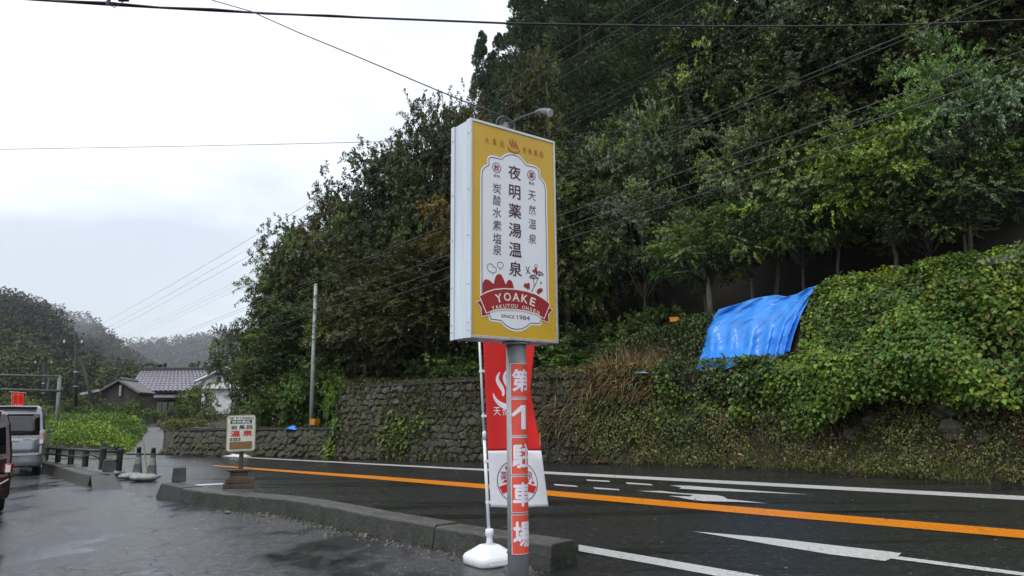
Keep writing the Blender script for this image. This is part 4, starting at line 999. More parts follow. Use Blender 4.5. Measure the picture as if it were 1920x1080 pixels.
# ribbon banner
top = [(-.369, .335), (-.30, .376), (-.22, .405), (-.12, .422), (0, .428), (.12, .422), (.22, .405), (.30, .376), (.369, .335)]
bot = [(.302, .205), (.22, .235), (.12, .252), (0, .258), (-.12, .252), (-.22, .235), (-.302, .205)]
for sgn in (-1, 1):
    tail = [(sgn*.34, .31), (sgn*.398, .288), (sgn*.354, .243), (sgn*.348, .172), (sgn*.26, .196), (sgn*.28, .26)]
    put(bm_poly(tail[::sgn]), 'ribbon_tail', MT['print_red'], face, fc(K2)); put(strip_poly(tail, .009, True), 'ribbon_edge', MT['print_cream'], face, fc(K2+.0006))
put(bm_poly(top+bot), 'ribbon', MT['print_red'], face, fc(K3)); put(strip_poly(top+bot, .0095, True), 'ribbon_edge', MT['print_cream'], face, fc(K3+.0006))
def arc_text(s, xs, w, h, z0, sag, weight):
    bs = []
    for c, x in zip(s, xs):
        if c == ' ': continue
        b = bm_fit(bold_bm(c, weight), 0, 0, w*{'I': .25, 'W': 1.3, 'O': 1.1, 'A': 1.08, 'K': 1, 'E': .86, 'S': .88}.get(c, 1), h); ang = -2*sag*x
        for v in b.verts: v.co = Vector((x+v.co.x*math.cos(ang)-v.co.y*math.sin(ang), z0-sag*x*x+v.co.x*math.sin(ang)+v.co.y*math.cos(ang), v.co.z))
        bs.append(b)
    return bs
def put_all(bs, *a):
    for b in bs: put(b, *a)
put_all(arc_text('YOAKE', [-.178, -.09, .0, .09, .178], .068, .072, .362, .75, .022), 'lettering', MT['print_cream'], face, fc(K4))
st_ = 'YAKUTOU ONSEN'; put_all(arc_text(st_, [-.235+.47*i/12 for i in range(13)], .030, .032, .285, .62, .014), 'lettering', MT['print_cream'], face, fc(K4))
put(bm_fit(text_bm('SINCE', .0), -.083, .195, .135, .026), 'lettering', MT['print_ink'], face, fc(K1)); put(bm_fit(text_bm('1984', .0), .078, .196, .135, .036), 'lettering', MT['print_ink'], face, fc(K1))
def one_bm():
    bar = bm_poly([(.02, -.5), (.32, -.5), (.32, .5), (.02, .5)]); flag = bm_poly([(-.50, .12), (-.40, .02), (.06, .28), (.14, .49), (.02, .5)])
    for v in flag.verts: v.co.z = .0002
    return bm_join([bar, flag])
# post and its wrapped plates
b = MB(); b.tube([(0, 0, -.1), (0, 0, SZ0+.02)], PR, 40); post = b.build('post', MT['galv'], sg, smooth=True)
b = MB(); b.tube([(0, 0, SZ0-.018), (0, 0, SZ0-.002)], PR+.035, 28); b.build('flange', MT['galv'], sg, bevel=.003)
PHI0 = R_(-90+33)                                           # the plates face a little to the right of the camera
plate_w = .20
def wrap(k, z0=0):
    return lambda x, y: (math.cos(PHI0+x/PR)*(PR+k), math.sin(PHI0+x/PR)*(PR+k), y+z0)
def zrow(py): return CAM_H+(ray(969, py)[2]/ray(969, py)[1])*(PY-PR)
for ch, y0, y1 in (('第', 681, 745), ('1', 748, 817), ('駐', 820, 890), ('車', 893, 962), ('場', 965, 1040)):
    za, zb = zrow(y1), zrow(y0)
    pb = bm_cut(bm_poly([(-plate_w/2, za), (plate_w/2, za), (plate_w/2, zb), (-plate_w/2, zb)]), .012); pl_ = put(pb, 'post_plate', MT['sticker'], sg, wrap(.003))
    rim_ = [(-plate_w/2+.003, za+.003), (plate_w/2-.003, za+.003), (plate_w/2-.003, zb-.003), (-plate_w/2+.003, zb-.003)]
    put(bm_cut(strip_poly(rim_, .006, True), .012), 'border', MT['sticker_white'], pl_, wrap(.0042))
    hh = (zb-za)*.66
    put(bm_cut(bm_fit(bold_bm(ch, .03) if ch != '1' else one_bm(), -.004 if ch != '1' else -.03, (za+zb)/2, .165 if ch != '1' else .125, hh), .012), 'lettering', MT['sticker_white'], pl_, wrap(.0048))
# lamp on the top
b = MB(); tp = SC0-sg0+Vector((0, 0, SH))-SN*.12; b.box(tp+SU*-.03+Vector((0, 0, .03)), (.09, .09, .06)); b.tube([tp+Vector((0, 0, .02)), tp+Vector((0, 0, .10))], .035, 12)
lb = b.build('lamp_bracket', MT['plastic_grey'], sg, bevel=.006)
b = MB(); r = random.Random(2)
for k in range(5):
    cc = tp+SU*r.uniform(-.09, .05)+Vector((0, 0, .075+r.uniform(-.01, .02))); ax = r.uniform(-.5, .5); ra = r.uniform(.05, .075)
    b.tube([cc+SU*math.cos(t_*.449)*ra+SN*math.sin(t_*.449)*ra*math.sin(ax)+Vector((0, 0, math.sin(t_*.449)*ra*math.cos(ax))) for t_ in range(15)], .008, 6)
b.build('cable_coil', MT['wire'], lb, smooth=True)
q0 = tp+Vector((0, 0, .08)); hd = at(1012, 208, 5.80)-sg0
b = MB(); b.tube([q0, q0.lerp(hd, .45)+Vector((0, 0, .015)), hd], .0085, 10); b.build('lamp_arm', MT['wire'], sg, smooth=True)
hv = (hd-q0).normalized(); b = MB(); b.tube([hd-hv*.05, hd-hv*.0, hd+hv*.03-Vector((0, 0, .012)), hd+hv*.10-Vector((0, 0, .045)), hd+hv*.115-Vector((0, 0, .055))], [.014, .019, .024, .032, .032], 16)
lamp = b.build('lamp_head', mat('lamp_grey', (.13, .135, .14, 1), .4, .1, 6), sg, smooth=True)
b = MB(); b.tube([hd+hv*.114-Vector((0, 0, .0545)), hd+hv*.12-Vector((0, 0, .058))], .033, 16); b.build('lens', MT['lamp_clear'], lamp)

# ------------------------------------------------------------------ banner flag beside it
FB = gp(918, 1058, .0); fb0 = Vector((FB.x, FB.y, .004)); FY = FB.y
bf = thing('banner_flag', fb0, 'red and white hot spring banner on a white pole in a white plastic foot', 'banner flag')
tank = MB(); rows = []
for z, w in ((.0, .205), (.012, .225), (.075, .228), (.10, .212), (.165, .115), (.185, .085), (.188, .06)):
    ring = []
    for k in range(40):
        a = 2*math.pi*k/40; c_, s_ = math.cos(a), math.sin(a); ex = 2/4.2; ring.append((w*abs(c_)**ex*(1 if c_ > 0 else -1), w*abs(s_)**ex*(1 if s_ > 0 else -1), z))
    rows.append(ring+[ring[0]])
tank.grid(rows); tank.f += [tuple(range(40))[::-1], tuple(6*41+k for k in range(40))]
tk = tank.build('foot_tank', MT['plastic_white'], bf, smooth=True); tk.rotation_euler.z = R_(34)
b = MB(); b.lathe([(.028, .128), (.028, .146), (.022, .15)], 16, (-.07, .08, .005)); b.build('filler_cap', MT['plastic_grey'], tk, smooth=True)
b = MB(); b.box((.13, -.175, .118), (.085, .02, .028), Matrix.Rotation(R_(35), 3, 'X')); b.build('grip_slot', MT['plastic_grey'], tk)
b = MB(); b.box((-.03, -.2255, .045), (.2, .012, .05)); b.build('moulded_panel', MT['plastic_white'], tk, bevel=.004)
b = MB(); b.lathe([(.036, .18), (.03, .24), (.03, .27), (.042, .275), (.042, .33), (.03, .338)], 20); b.build('socket', MT['plastic_white'], bf, smooth=True)
ptop = at(895, 560, FY+.02)-fb0; pbot = Vector((0, 0, .19)); pdir = ptop-pbot
pp = lambda z: pbot+pdir*((z-pbot.z)/pdir.z)
b = MB(); b.tube([pp(.19), pp(1.28)], .0165, 12); b.tube([pp(1.28), pp(2.62)], .0125, 12); b.lathe([(.021, 0), (.021, .07), (.014, .085)], 12, pp(1.22)); b.build('pole', MT['plastic_white'], bf, smooth=True)
CZ0, CZ1 = at(950, 950, FY).z, at(950, 950, FY).z+1.80
zt_ = np.array([at(900, y, FY).z for y in (950, 850, 730, 645, 500)]); xr_ = np.array([at(x, y, FY).x for x, y in ((1028, 950), (1015, 850), (994, 730), (1003, 645), (1004, 500))])-fb0.x
xl_ = np.array([at(x, y, FY).x for x, y in ((920, 950), (915, 850), (910, 730), (906, 645), (900, 500))])-fb0.x
def cloth(s, z, k=0.0):
    """s 0..1 across the banner, z world height"""
    xl = np.interp(z, zt_, xl_); xr = np.interp(z, zt_, xr_); full = .60; gap = (xr-xl)/full
    amp = .16*math.sqrt(max(0, 1-min(1, gap)**2))+.012
    y = amp*math.sin(s*3.6+.25*z)*s*1.0+.012*math.sin(s*15+z*3)*s+.02*math.sin(z*4.3)*s
    if 1.05 < z < 1.95: y += .05*math.exp(-((s-.95)/.12)**2)*math.exp(-((z-1.4)/.3)**2)
    return (xl+(xr-xl)*s, -.004+y-k, z-fb0.z-.012*math.sin(s*3.1)*(1 if z < CZ0+.05 else 0))
ZS = at(950, 845, FY).z
def cloth_part(name, za, zb, m, par):
    b = MB(); nz = max(6, int((zb-za)/.03)); b.grid([[cloth(i/24, za+(zb-za)*j/nz) for i in range(25)] for j in range(nz+1)]); return b.build(name, m, par, smooth=True, thick=.0015)
clo = cloth_part('red_cloth', ZS, CZ1, MT['flag_red'], bf); clw = cloth_part('white_cloth', CZ0, ZS, MT['flag_white'], bf)
cm_ = lambda x, z: cloth(.5+x/.6, z, .0035)
put(bm_cut(onsen(0, at(950, 735, FY).z, .38), .03), 'hot_spring_mark', MT['flag_white'], clo, cm_)
zt2 = at(950, 771, FY).z
for c, x in zip('天然温泉', (-.165, -.055, .055, .165)): put(bm_cut(bm_fit(bold_bm(c, .012), x, zt2, .085, .085), .03), 'lettering', MT['flag_white'], clo, cm_)
zc = at(960, 903, FY).z
put(bm_cut(strip_poly([(x_, zc+(z_-zc)*.98) for x_, z_ in circle_pts(0, zc, .215, 44)], .007, True), .03), 'circle_print', MT['print_ink'], clw, cm_)
for c, x in zip('薬湯温泉', (-.135, -.045, .045, .135)): put(bm_cut(bm_fit(text_bm(c, 0), x, zc+.06, .08, .085), .03), 'lettering', MT['print_red'], clw, cm_)
put(bm_cut(bm_join([bm_poly(circle_pts(x, zc+.135, .02, 12)) for x in (-.10, .11)]), .03), 'roundel', MT['print_red'], clw, cm_)
put(bm_cut(bm_join([bm_poly([(-.20, zc-.05), (-.10, zc-.02), (0, zc-.015), (.10, zc-.02), (.20, zc-.05), (.165, zc-.12), (.08, zc-.095), (0, zc-.09), (-.08, zc-.095), (-.165, zc-.12)]), bm_poly([(-.165, zc-.01), (-.13, zc+.02), (-.10, zc+.015), (-.07, zc-.01)]), bm_poly([(.09, zc-.005), (.12, zc+.018), (.13, zc-.008)]), bm_poly([(.145, zc-.018), (.17, zc+.012), (.185, zc-.03)])]), .03), 'ribbon', MT['flag_red'], clw, cm_)
for y in (696, 780, 865, 942):
    z = at(910, y, FY).z; p = pp(z-.004); b = MB(); b.tube([p-Vector((0, 0, .014)), p+Vector((0, 0, .014))], .0195, 12); b.box(p+Vector((.045, -.002, 0)), (.065, .01, .026)); b.build('clip', MT['plastic_white'], bf, bevel=.002)
b = MB(); b.tube([pp(2.36), Vector((cloth(1, 2.34)[0], cloth(1, 2.34)[1], pp(2.36).z+.01))], .007, 8); b.build('crossbar', MT['plastic_white'], bf)

# ------------------------------------------------------------------ small notice sign on a stack of slabs
nb = gp(447, 915, KZ+.005); nt = thing('notice_sign', nb, 'small white notice sign on a brown post in a stacked base on the kerb', 'sign')
NY = nb.y; nl_ = lambda x, y: at(x, y, NY)-nb
nrz = R_(20)
cw = nl_(452, 812); b = MB(); W_, H_ = (nl_(477, 812)-nl_(427, 812)).x, (nl_(452, 778)-nl_(452, 845)).z
rotn = Matrix.Rotation(nrz, 3, 'Z') @ Matrix.Rotation(R_(-1.5), 3, 'Y')
fn = lambda k: (lambda x, z: cw+rotn @ Vector((x, -k, z)))
rr_ = []; rad = .05
for cx, cz, a0 in ((W_/2-rad, H_/2-rad, 0), (-W_/2+rad, H_/2-rad, 90), (-W_/2+rad, -H_/2+rad, 180), (W_/2-rad, -H_/2+rad, 270)):
    for k in range(5): rr_.append((cx+rad*math.cos(R_(a0+22.5*k)), cz+rad*math.sin(R_(a0+22.5*k))))
b.prism([fn(0)(*p) for p in rr_], rotn @ Vector((0, .03, 0))); board = b.build('board', mat('cream_board', (.56, .57, .49, 1), .45, .12, 5), nt, bevel=.004)
put(strip_poly(rr_, .014, True), 'rim', mat('rust_edge', (.30, .26, .18, 1), .7, .3, 8), board, fn(.0015))
put(bm_fit(bold_bm('地下1500m', .01), 0, H_*.42, W_*.86, H_*.085), 'lettering', MT['black'], board, fn(.0015))
put(strip_poly([(-W_*.38, H_*.315), (W_*.38, H_*.315)], H_*.105), 'strip', mat('dark_green_print', (.03, .045, .035, 1), .5, .1, 5), board, fn(.0015))
put(bm_fit(bold_bm('自然湧出', .012), 0, H_*.315, W_*.62, H_*.075), 'lettering', MT['print_white'], board, fn(.003))
for c, x in zip('岩風呂', (-.25, .03, .29)): put(bm_fit(bold_bm(c, .025), x*W_, H_*.16, W_*.22, H_*.115), 'lettering', MT['black'], board, fn(.0015))
mr_ = mat('bright_red_print', (.52, .012, .012, 1), .45, .1, 5)
for c, x in zip('温泉', (-.2, .23)): put(bm_fit(bold_bm(c, .035), x*W_, -H_*.01, W_*.36, H_*.17), 'lettering', mr_, board, fn(.0015))
put(strip_poly([(-W_*.39, -H_*.175), (-W_*.02, -H_*.175)], H_*.085), 'strip', MT['black'], board, fn(.0015))
put(bm_fit(bold_bm('1日入浴', .012), -W_*.205, -H_*.175, W_*.31, H_*.06), 'lettering', MT['print_white'], board, fn(.003))
b = MB(); b.box(cw+rotn @ Vector((0, -.008, -H_*.335)), (W_*.78, .014, H_*.20), rotn); b.build('wooden_panel', MT['wood_brown'], board, bevel=.003)
pz = (nl_(449, 893)).z; b = MB(); b.box((cw.x, cw.y+.075, (pz+cw.z+.2)/2), (.065, .05, cw.z+.2-pz)); b.build('post', MT['wood_dark'], nt, bevel=.004)
rz3 = Matrix.Rotation(nrz, 3, 'Z'); base_h = [(0, .085, .51, .36), (.087, .17, .47, .34)]
for i, (z0, z1, w, d) in enumerate(base_h):
    b = MB(); b.box((0.015*i, 0, (z0+z1)/2), (w, d, z1-z0), Matrix.Rotation(nrz+R_(3*i), 3, 'Z')); b.build('base_slab', MT['wood_dark'], nt, bevel=.012)
b = MB(); b.box((0, 0, .19), (.38, .28, .035), rz3, taper=.92); b.box((0, 0, .245), (.30, .22, .07), rz3); b.box((0, 0, .30), (.38, .28, .035), rz3, taper=1.08); b.build('base_block', MT['wood_dark'], nt, bevel=.008)

# ------------------------------------------------------------------ concrete stubs, cones, sandbags, fence
def stub(p, w, h, label, rz):
    t = MB(); t.box((0, 0, h/2), (w, w, h), taper=.86); o = t.build('concrete_stub', MT['kerbdark'], bevel=.02, seg=3); o.location = p; o.rotation_euler.z = rz; tag(o, label, 'concrete stub')
stub(gp(335, 903, KZ+.012), .26, .27, 'tapered grey concrete stub on the near sloped kerb end, left of the notice sign', R_(25))
stub(gp(203, 883.5, KZ), .26, .27, 'tapered grey concrete stub on the far sloped kerb end beside the black fence', R_(32))
def cone(p, label, h=.74, lean=(0, 0)):
    t = thing('road_cone', p, label, 'road cone', 'faded cones in the gap of the kerb'); t.rotation_euler = (R_(lean[0]), R_(lean[1]), 0)
    b = MB(); b.lathe([(.135, .0), (.125, .06), (.045, h-.07), (.047, h-.06), (.042, h)], 20); b.build('cone_body', MT['cone'], t, smooth=True)
    b = MB(); b.lathe([(.056, h-.13), (.052, h-.02), (.047, h+.005)], 16); b.build('top_sleeve', MT['black'], t, smooth=True)
    b = MB(); b.box((0, 0, .012), (.34, .34, .024)); b.build('base_plate', MT['rubber'], t, bevel=.01)
def sandbag(p, label, rz, s=1.0):
    r = random.Random(int(p.x*100)); rows = []
    for j in range(9):
        v = -1+2*j/8; ring = []
        for k in range(14):
            a = 2*math.pi*k/14; e_ = (1-abs(v)**3.2)**.5 if abs(v) < 1 else 0; w = .19*max(e_, .12)*(1+r.uniform(-.06, .06)); z = .075+.085*math.sin(a)*max(e_, .3)
            ring.append((v*.30, w*math.cos(a), max(0.0, z)*s))
        rows.append(ring+[ring[0]])
    b = MB(); b.grid(rows); b.f += [tuple(range(14)), tuple(8*15+k for k in range(14))]
    o = b.build('sandbag', MT['cloth_old'], smooth=True); o.location = p; o.rotation_euler.z = rz; o.scale = (s, s, 1); tag(o, label, 'sandbag', 'sandbags weighting the cones')
gnd = lambda x, y: gp(x, y, .008)
cone(gnd(216, 888), 'faded cone pressed against the end of the black fence')
cone(gnd(257, 892), 'faded cone standing left of the leaning stick'); cone(gnd(284, 895), 'faded cone standing right of the leaning stick, nearest of the three')
sandbag(gnd(246, 898.5), 'pale sandbag before the cone left of the leaning stick', R_(20)); sandbag(gnd(270, 902), 'pale sandbag before the cone right of the leaning stick', R_(8), 1.1); sandbag(gnd(219, 891), 'pale sandbag below the cone at the fence end', R_(60), .8)
def stick(name, pa, pb, r_, m1, label, tip=None):
    t = thing(name, pa, label, 'marker stick'); b = MB(); b.tube([(0, 0, 0), pb-pa], r_, 8); b.build('shaft', m1, t)
    if tip: d = (pb-pa); b = MB(); b.tube([d*.72, d*1.0], r_*1.15, 8); b.build('orange_band', tip, t)
ym = mat('weathered_yellow', (.30, .24, .12, 1), .6, .3, 6)
g_ = gnd(276, 885); stick('marker_stick', g_, at(269, 829, g_.y), .02, ym, 'thin yellowish stick leaning up between two faded cones')
g_ = gnd(1013, 872); stick('marker_stick', g_, at(1012, 811, g_.y), .018, MT['insul'], 'thin white and orange snow stick showing at the edge of the banner', MT['orange_box'])
posts = [(85, 863.5, 837), (108, 867, 837.7), (132, 871, 839), (159, 875, 839.6), (190.6, 880.5, 841), (222, 888, 842.7)]
pw = [gp(x, y, KZ if i < 5 else .05) for i, (x, y, _) in enumerate(posts)]
pw.insert(0, pw[0]*2-pw[1]); pw.insert(0, pw[0]*2-pw[1])
fz = [at(x, t_y, p.y).z for (x, y, t_y), p in zip(posts, pw[2:])]; fz = [fz[0], fz[0]]+fz
fe = thing('guard_fence', pw[4], 'black post and rail fence along the far kerb beside the silver van', 'fence'); fo = Vector(pw[4])
for p, z in zip(pw, fz):
    b = MB(); b.tube([p-fo, Vector((p.x, p.y, z))-fo, Vector((p.x, p.y, z+.02))-fo], [.075, .075, .05], 12); b.build('post', MT['black'], fe)
for hz_ in (.90, .52):
    b = MB(); pts = [Vector((p.x, p.y, p.z+(z-p.z)*hz_))-fo+Vector((-.05, -.05, 0)) for p, z in zip(pw, fz)]
    if hz_ < .6: pts[5].z -= .0; pts.insert(6, pts[5].lerp(pts[6], .5)+Vector((0, 0, .10)))
    b.tube(pts, .03, 8); b.build('rail', mat('worn_black_rail', (.05, .05, .045, 1), .45, .5, 5), fe, smooth=True)

# ------------------------------------------------------------------ vehicles
def wheel(par, x, y, r_, w, side):
    t = MB(); prof_ = [(r_*.62, -w/2), (r_*.93, -w/2), (r_, -w*.36), (r_, w*.36), (r_*.93, w/2), (r_*.62, w/2)]
    n = 28; v = [(z, rr*math.cos(2*math.pi*k/n), rr*math.sin(2*math.pi*k/n)) for rr, z in prof_ for k in range(n)]; m_ = len(prof_)
    t.add(v, [(i*n+k, i*n+(k+1) % n, ((i+1) % m_)*n+(k+1) % n, ((i+1) % m_)*n+k) for i in range(m_) for k in range(n)])
    o = t.build('wheel', MT['rubber'], par, smooth=True); o.location = (x, y, r_)
    b = MB(); n = 20; b.add([(side*w*.42, r_*.63*math.cos(2*math.pi*k/n), r_*.63*math.sin(2*math.pi*k/n)) for k in range(n)]+[(side*w*.2, 0, 0)], [(k, (k+1) % n, n) for k in range(n)])
    for k in range(5):
        a = 2*math.pi*k/5; b.tube([(side*w*.46, 0, 0), (side*w*.46, r_*.62*math.cos(a), r_*.62*math.sin(a))], r_*.07, 6)
    b.build('rim', MT['rim'], o)
def car(name, label, loc, rz, W, L, H, paint, glass_tail, kei=False):
    """x right, y forward (rear at 0), z up"""
    t = thing(name, loc, label, 'car' if kei else 'van', None, rz); w = W/2
    belt = H*.56; fl_ = .24
    side = [(0.03, fl_+.08), (-.03, fl_+.2), (-.02, .62), (.02, belt*.9), (.05, belt), (.15, H*.86), (.24, H*.96), (.40, H), (L*.5, H*1.0), (L*.70, H*.955), (L*.80, H*.80), (L*.88, belt+.02), (L*.97, belt*.84), (L, .62), (L-.02, fl_+.1), (L-.06, fl_)]+[(.12, fl_)]
    # loft across the width: sills, belt line, roof edge narrower
    def wx(z):
        return w*np.interp(z, [0, fl_, .5, belt, H*.9, H*.97, H], [.93, .95, 1.0, 1.0, .90, .84, .74])
    b = MB(); cols = []
    for s_ in (-1, -.97, -.6, 0, .6, .97, 1): cols.append([(s_*wx(z), y+(.05 if abs(s_) > .99 else 0)*(1 if y < L/2 else -1)+.03*abs(s_)**2*(1 if y < L*.2 else 0), z) for y, z in side])
    n = len(side); b.add([p for c in cols for p in c], [(i*n+k, i*n+(k+1) % n, (i+1)*n+(k+1) % n, (i+1)*n+k) for i in range(6) for k in range(n)]); b.f += [tuple(range(n)), tuple(6*n+k for k in range(n))[::-1]]
    body = b.build('body', paint, t, smooth=False, bevel=.045, seg=3)
    def rear(x, z, k):                       # a point on the back panel
        y = float(np.interp(z, [.44, .62, belt*.9, belt, H*.86, H*.96], [-.03, -.02, .02, .05, .15, .24])); return (x, y+.03*(abs(x)/w)**2-k, z)
    def rquad(name, x0, x1, z0, z1, k, m, par, nx=6, nz=4, inset_=0.0, th=.02):
        b = MB(); b.grid([[rear((x0+(x1-x0)*i/nx)*(1-inset_*(j/nz)), z0+(z1-z0)*j/nz, k) for i in range(nx+1)] for j in range(nz+1)]); o = b.build(name, m, par, smooth=True)
        md = o.modifiers.new('s', 'SOLIDIFY'); md.thickness = th; md.offset = 0
        return o
    gate = rquad('tailgate', -w*.90, w*.90, .62, belt*.985, .012, paint, t)
    rquad('rear_window', -w*.88, w*.88, belt+.03, H*.875, .012, MT['glass'], t, inset_=.07)
    rquad('plate', -.165, .165, .70, .86, .032, MT['yellow'] if kei else MT['plate'], gate, 2, 2)
    b = MB(); b.box(rear(w*.55, belt*.93, .03), (.17, .03, .022)); b.build('badge_strip', MT['alu_trim'], gate)
    b = MB(); b.box(rear(0, belt*.90, .035), (.55, .03, .05)); b.build('handle', MT['alu_trim'] if not kei else MT['bumper'], gate, bevel=.008)
    b = MB(); b.tube([rear(-.05, belt+.06, .03), rear(.42, belt+.12, .03)], .009, 6); b.build('wiper', MT['bumper'], t)
    for s_ in (-1, 1):
        za, zb = (belt*.70, belt*.86) if kei else (belt*.78, belt*1.16)
        lz = MB(); lz.grid([[(s_*(wx(z)+.012)*q_, rear(s_*w, z, 0)[1]+.02+y_, z) for q_, y_ in ((.86, -.035), (.96, -.03), (1.0, .03), (1.0, .15))] for z in np.linspace(za, zb, 5)])
        lo_ = lz.build('tail_lamp', MT['lamp_red'] if kei else MT['lamp_pale'], t, smooth=True, thick=.03)
        lz = MB(); zc_ = (za+zb)/2 if kei else za+.09; lz.grid([[(s_*(wx(z)+.03)*q_, rear(s_*w, z, 0)[1]+.0+y_, z) for q_, y_ in ((.86, -.036), (.91, -.035), (.945, -.03))] for z in np.linspace(zc_-.06, zc_+.05, 3)]); lz.build('clear_lens', MT['lamp_clear'], lo_, thick=.02)
        b = MB(); b.grid([[(s_*(wx(z)+.004), y, z) for y in np.linspace(.55, L*.72, 8)] for z in np.linspace(belt+.04, H*.86, 4)]); sw_ = b.build('side_window', MT['glass'], t, thick=.01)
        for y in (.62, L-.85): wheel(t, s_*(w-.12), y, .30 if not kei else .27, .19, s_)
        b = MB(); b.box((s_*(w+.03), L*.74, belt+.10), (.08, .08, .12)); b.build('door_mirror', paint, t, bevel=.03)
        b = MB(); b.box((s_*(w*.985), L*.48, .34), (.02, L*.55, .12)); b.build('sill', paint, t, bevel=.01)
    b = MB(); b.grid([[(x, -.075+.09*(abs(x)/w)**3, z) if z > .30 else (x*.97, -.03+.09*(abs(x)/w)**3, z) for x in np.linspace(-w*1.0, w*1.0, 13)] for z in (.26, .31, .40, .50, .575, .60)]); bp_ = b.build('bumper', paint, t, smooth=True, thick=.05)
    if kei:
        b = MB(); b.tube([(x, -.10+.09*(abs(x)/w)**3, .40+.16*(abs(x)/w)**4) for x in np.linspace(-w*.97, w*.97, 15)], .014, 6); b.build('bright_strip', MT['alu_trim'], bp_, smooth=True)
    else:
        b = MB(); b.tube([(x, -.105+.09*(abs(x)/w)**3, .55) for x in np.linspace(-w*.97, w*.97, 13)], .018, 6); b.build('bright_strip', MT['silver'], bp_, smooth=True)
        b = MB(); b.lathe([(.035, -.12), (.035, 0)], 10, (0, 0, 0)); o = b.build('exhaust', MT['bumper'], t); o.location = (w*.62, -.04, .24); o.rotation_euler.x = R_(90)
    b = MB(); b.box((0, .30, .30), (W*.78, .5, .14)); b.build('underbody', MT['bumper'], t)
    b = MB(); b.grid([[(x, y, H*.965+.015-.03*(abs(x)/w)**2+.02) for x in np.linspace(-w*.72, w*.72, 6)] for y in (.12, .26, .38)]); b.build('roof_spoiler', paint, t, smooth=True, thick=.03)
    return t
va = math.atan2(-12.6, 20)                                     # both face away, along the lot
vr = gp(73, 893, .0); rz_v = R_(30); vx = Vector((math.cos(rz_v), math.sin(rz_v), 0))
car('silver_van', 'silver minivan parked at the left with its dark rear window towards us', Vector((vr.x, vr.y, .008))-vx*(1.69/2-.03), rz_v, 1.69, 4.6, 1.86, MT['silver'], None)
kr = gp(9, 966, .0); rz_k = R_(36); kx = Vector((math.cos(rz_k), math.sin(rz_k), 0))
car('brown_car', 'dark brown compact car cut off by the left edge, nearer than the silver van', Vector((kr.x, kr.y, .008))-kx*(1.475/2-.02), rz_k, 1.475, 3.4, 1.62, MT['maroon'], None, True)

# ------------------------------------------------------------------ blue sheet over the bank
def lerp_px(P, t):
    n = len(P)-1; i = min(int(t*n), n-1); f = t*n-i; return (P[i][0]*(1-f)+P[i+1][0]*f, P[i][1]*(1-f)+P[i+1][1]*f)
b = MB(); grid_ = []; r = np.random.default_rng(8)
fold_ph = r.uniform(0, 6.28, 6)
def sheet_px(u, v):
    fi = v*4; i0 = min(int(fi), 3); f = fi-i0; pa, pb = lerp_px(tarp_rows[i0], u), lerp_px(tarp_rows[i0+1], u)
    return pa[0]*(1-f)+pb[0]*f, pa[1]*(1-f)+pb[1]*f
LG = np.zeros((11, 15))
for j in range(11):
    for i in range(15):
        x, y = sheet_px(i/14, j/10); d = ray(x, y); L_ = 19.0
        while L_ < 23.4:
            p = CP+d*(L_/(d[0]*N_DIR[0]+d[1]*N_DIR[1])); a_ = aL(p)[0]
            if L_-float(Lf(a_)) > prof(a_)[5][0]+.25 or p[2] <= tz(p[0], p[1])+.03: break
            L_ += .06
        LG[j, i] = L_
for _ in range(2):                                            # taut: even out the dents
    pd_ = np.pad(LG, 1, mode='edge'); LG = np.minimum(LG, (pd_[:-2, 1:-1]+pd_[2:, 1:-1]+pd_[1:-1, :-2]+pd_[1:-1, 2:])/4+.02)
for j in range(41):
    v = j/40; row = []
    for i in range(81):
        u = i/80; x, y = sheet_px(u, v); gi, gj = u*14, v*10; i0, j0 = min(int(gi), 13), min(int(gj), 9); fx, fy = gi-i0, gj-j0
        L_ = (LG[j0, i0]*(1-fx)+LG[j0, i0+1]*fx)*(1-fy)+(LG[j0+1, i0]*(1-fx)+LG[j0+1, i0+1]*fx)*fy
        fan = u*(1+.25*v)-.1*v
        fold = (.5+.5*math.sin(fan*34+1.2*math.sin(v*3)))**2*.13*smooth(.3, .75, v)+.05*(1+math.sin(fan*15+fold_ph[0]))*v+.05*(1+math.sin(u*9-v*5+fold_ph[1]))*(1-v)+.02*math.sin(u*55+v*31+fold_ph[2])*math.sin(v*23+u*12)
        fold += .07*abs(math.sin(u*13+v*9))*(1-smooth(.35, .6, v))
        row.append(onL(x, y+2.5*math.sin(u*40+fold_ph[3])*(v > .97), L_-.10-float(fold)*1.3))
    grid_.append(row)
o0 = grid_[40][32].copy(); b.grid([[p-o0 for p in rw] for rw in grid_])
o = b.build('blue_sheet', MT['bluetarp'], smooth=True, thick=.006); o.location = o0
tag(o, 'bright blue plastic sheet draped over the gap in the green bank', 'tarpaulin')
def scrap(px, py, L_, w, h, label, m, seed):
    r = random.Random(seed); b = MB(); p = onL(px, py, L_); n = 9; ux = Vector((-A_DIR[0], -A_DIR[1], 0)); un = Vector((N_DIR[0], N_DIR[1], 0))
    b.grid([[ux*((i/n-.5)*w*(1-.3*abs(j/4-.5)+r.uniform(-.04, .04)))+un*(j/4*.28-.1)+Vector((0, 0, h*(.3+.7*math.sin(math.pi*j/4))*(.4+r.uniform(0, .7))*math.sin(math.pi*(i+.6)/(n+1.2)))) for i in range(n+1)] for j in range(5)])
    o = b.build('sheet_scrap', m, smooth=True, thick=.006); o.location = p; return tag(o, label, 'plastic sheet')
scrap(546, 806, float(Lf(25.2))+.3, .72, .20, 'crumpled scrap of blue sheet lying on the low wall near the pale pole', MT['bluetarp'], 1)
scrap(1192, 701, float(Lf(11))+.75, .9, .10, 'pale blue scrap of sheet on the ledge left of the big blue sheet', mat('pale_blue_sheet', (.20, .42, .62, 1), .4, .2, 5), 2)
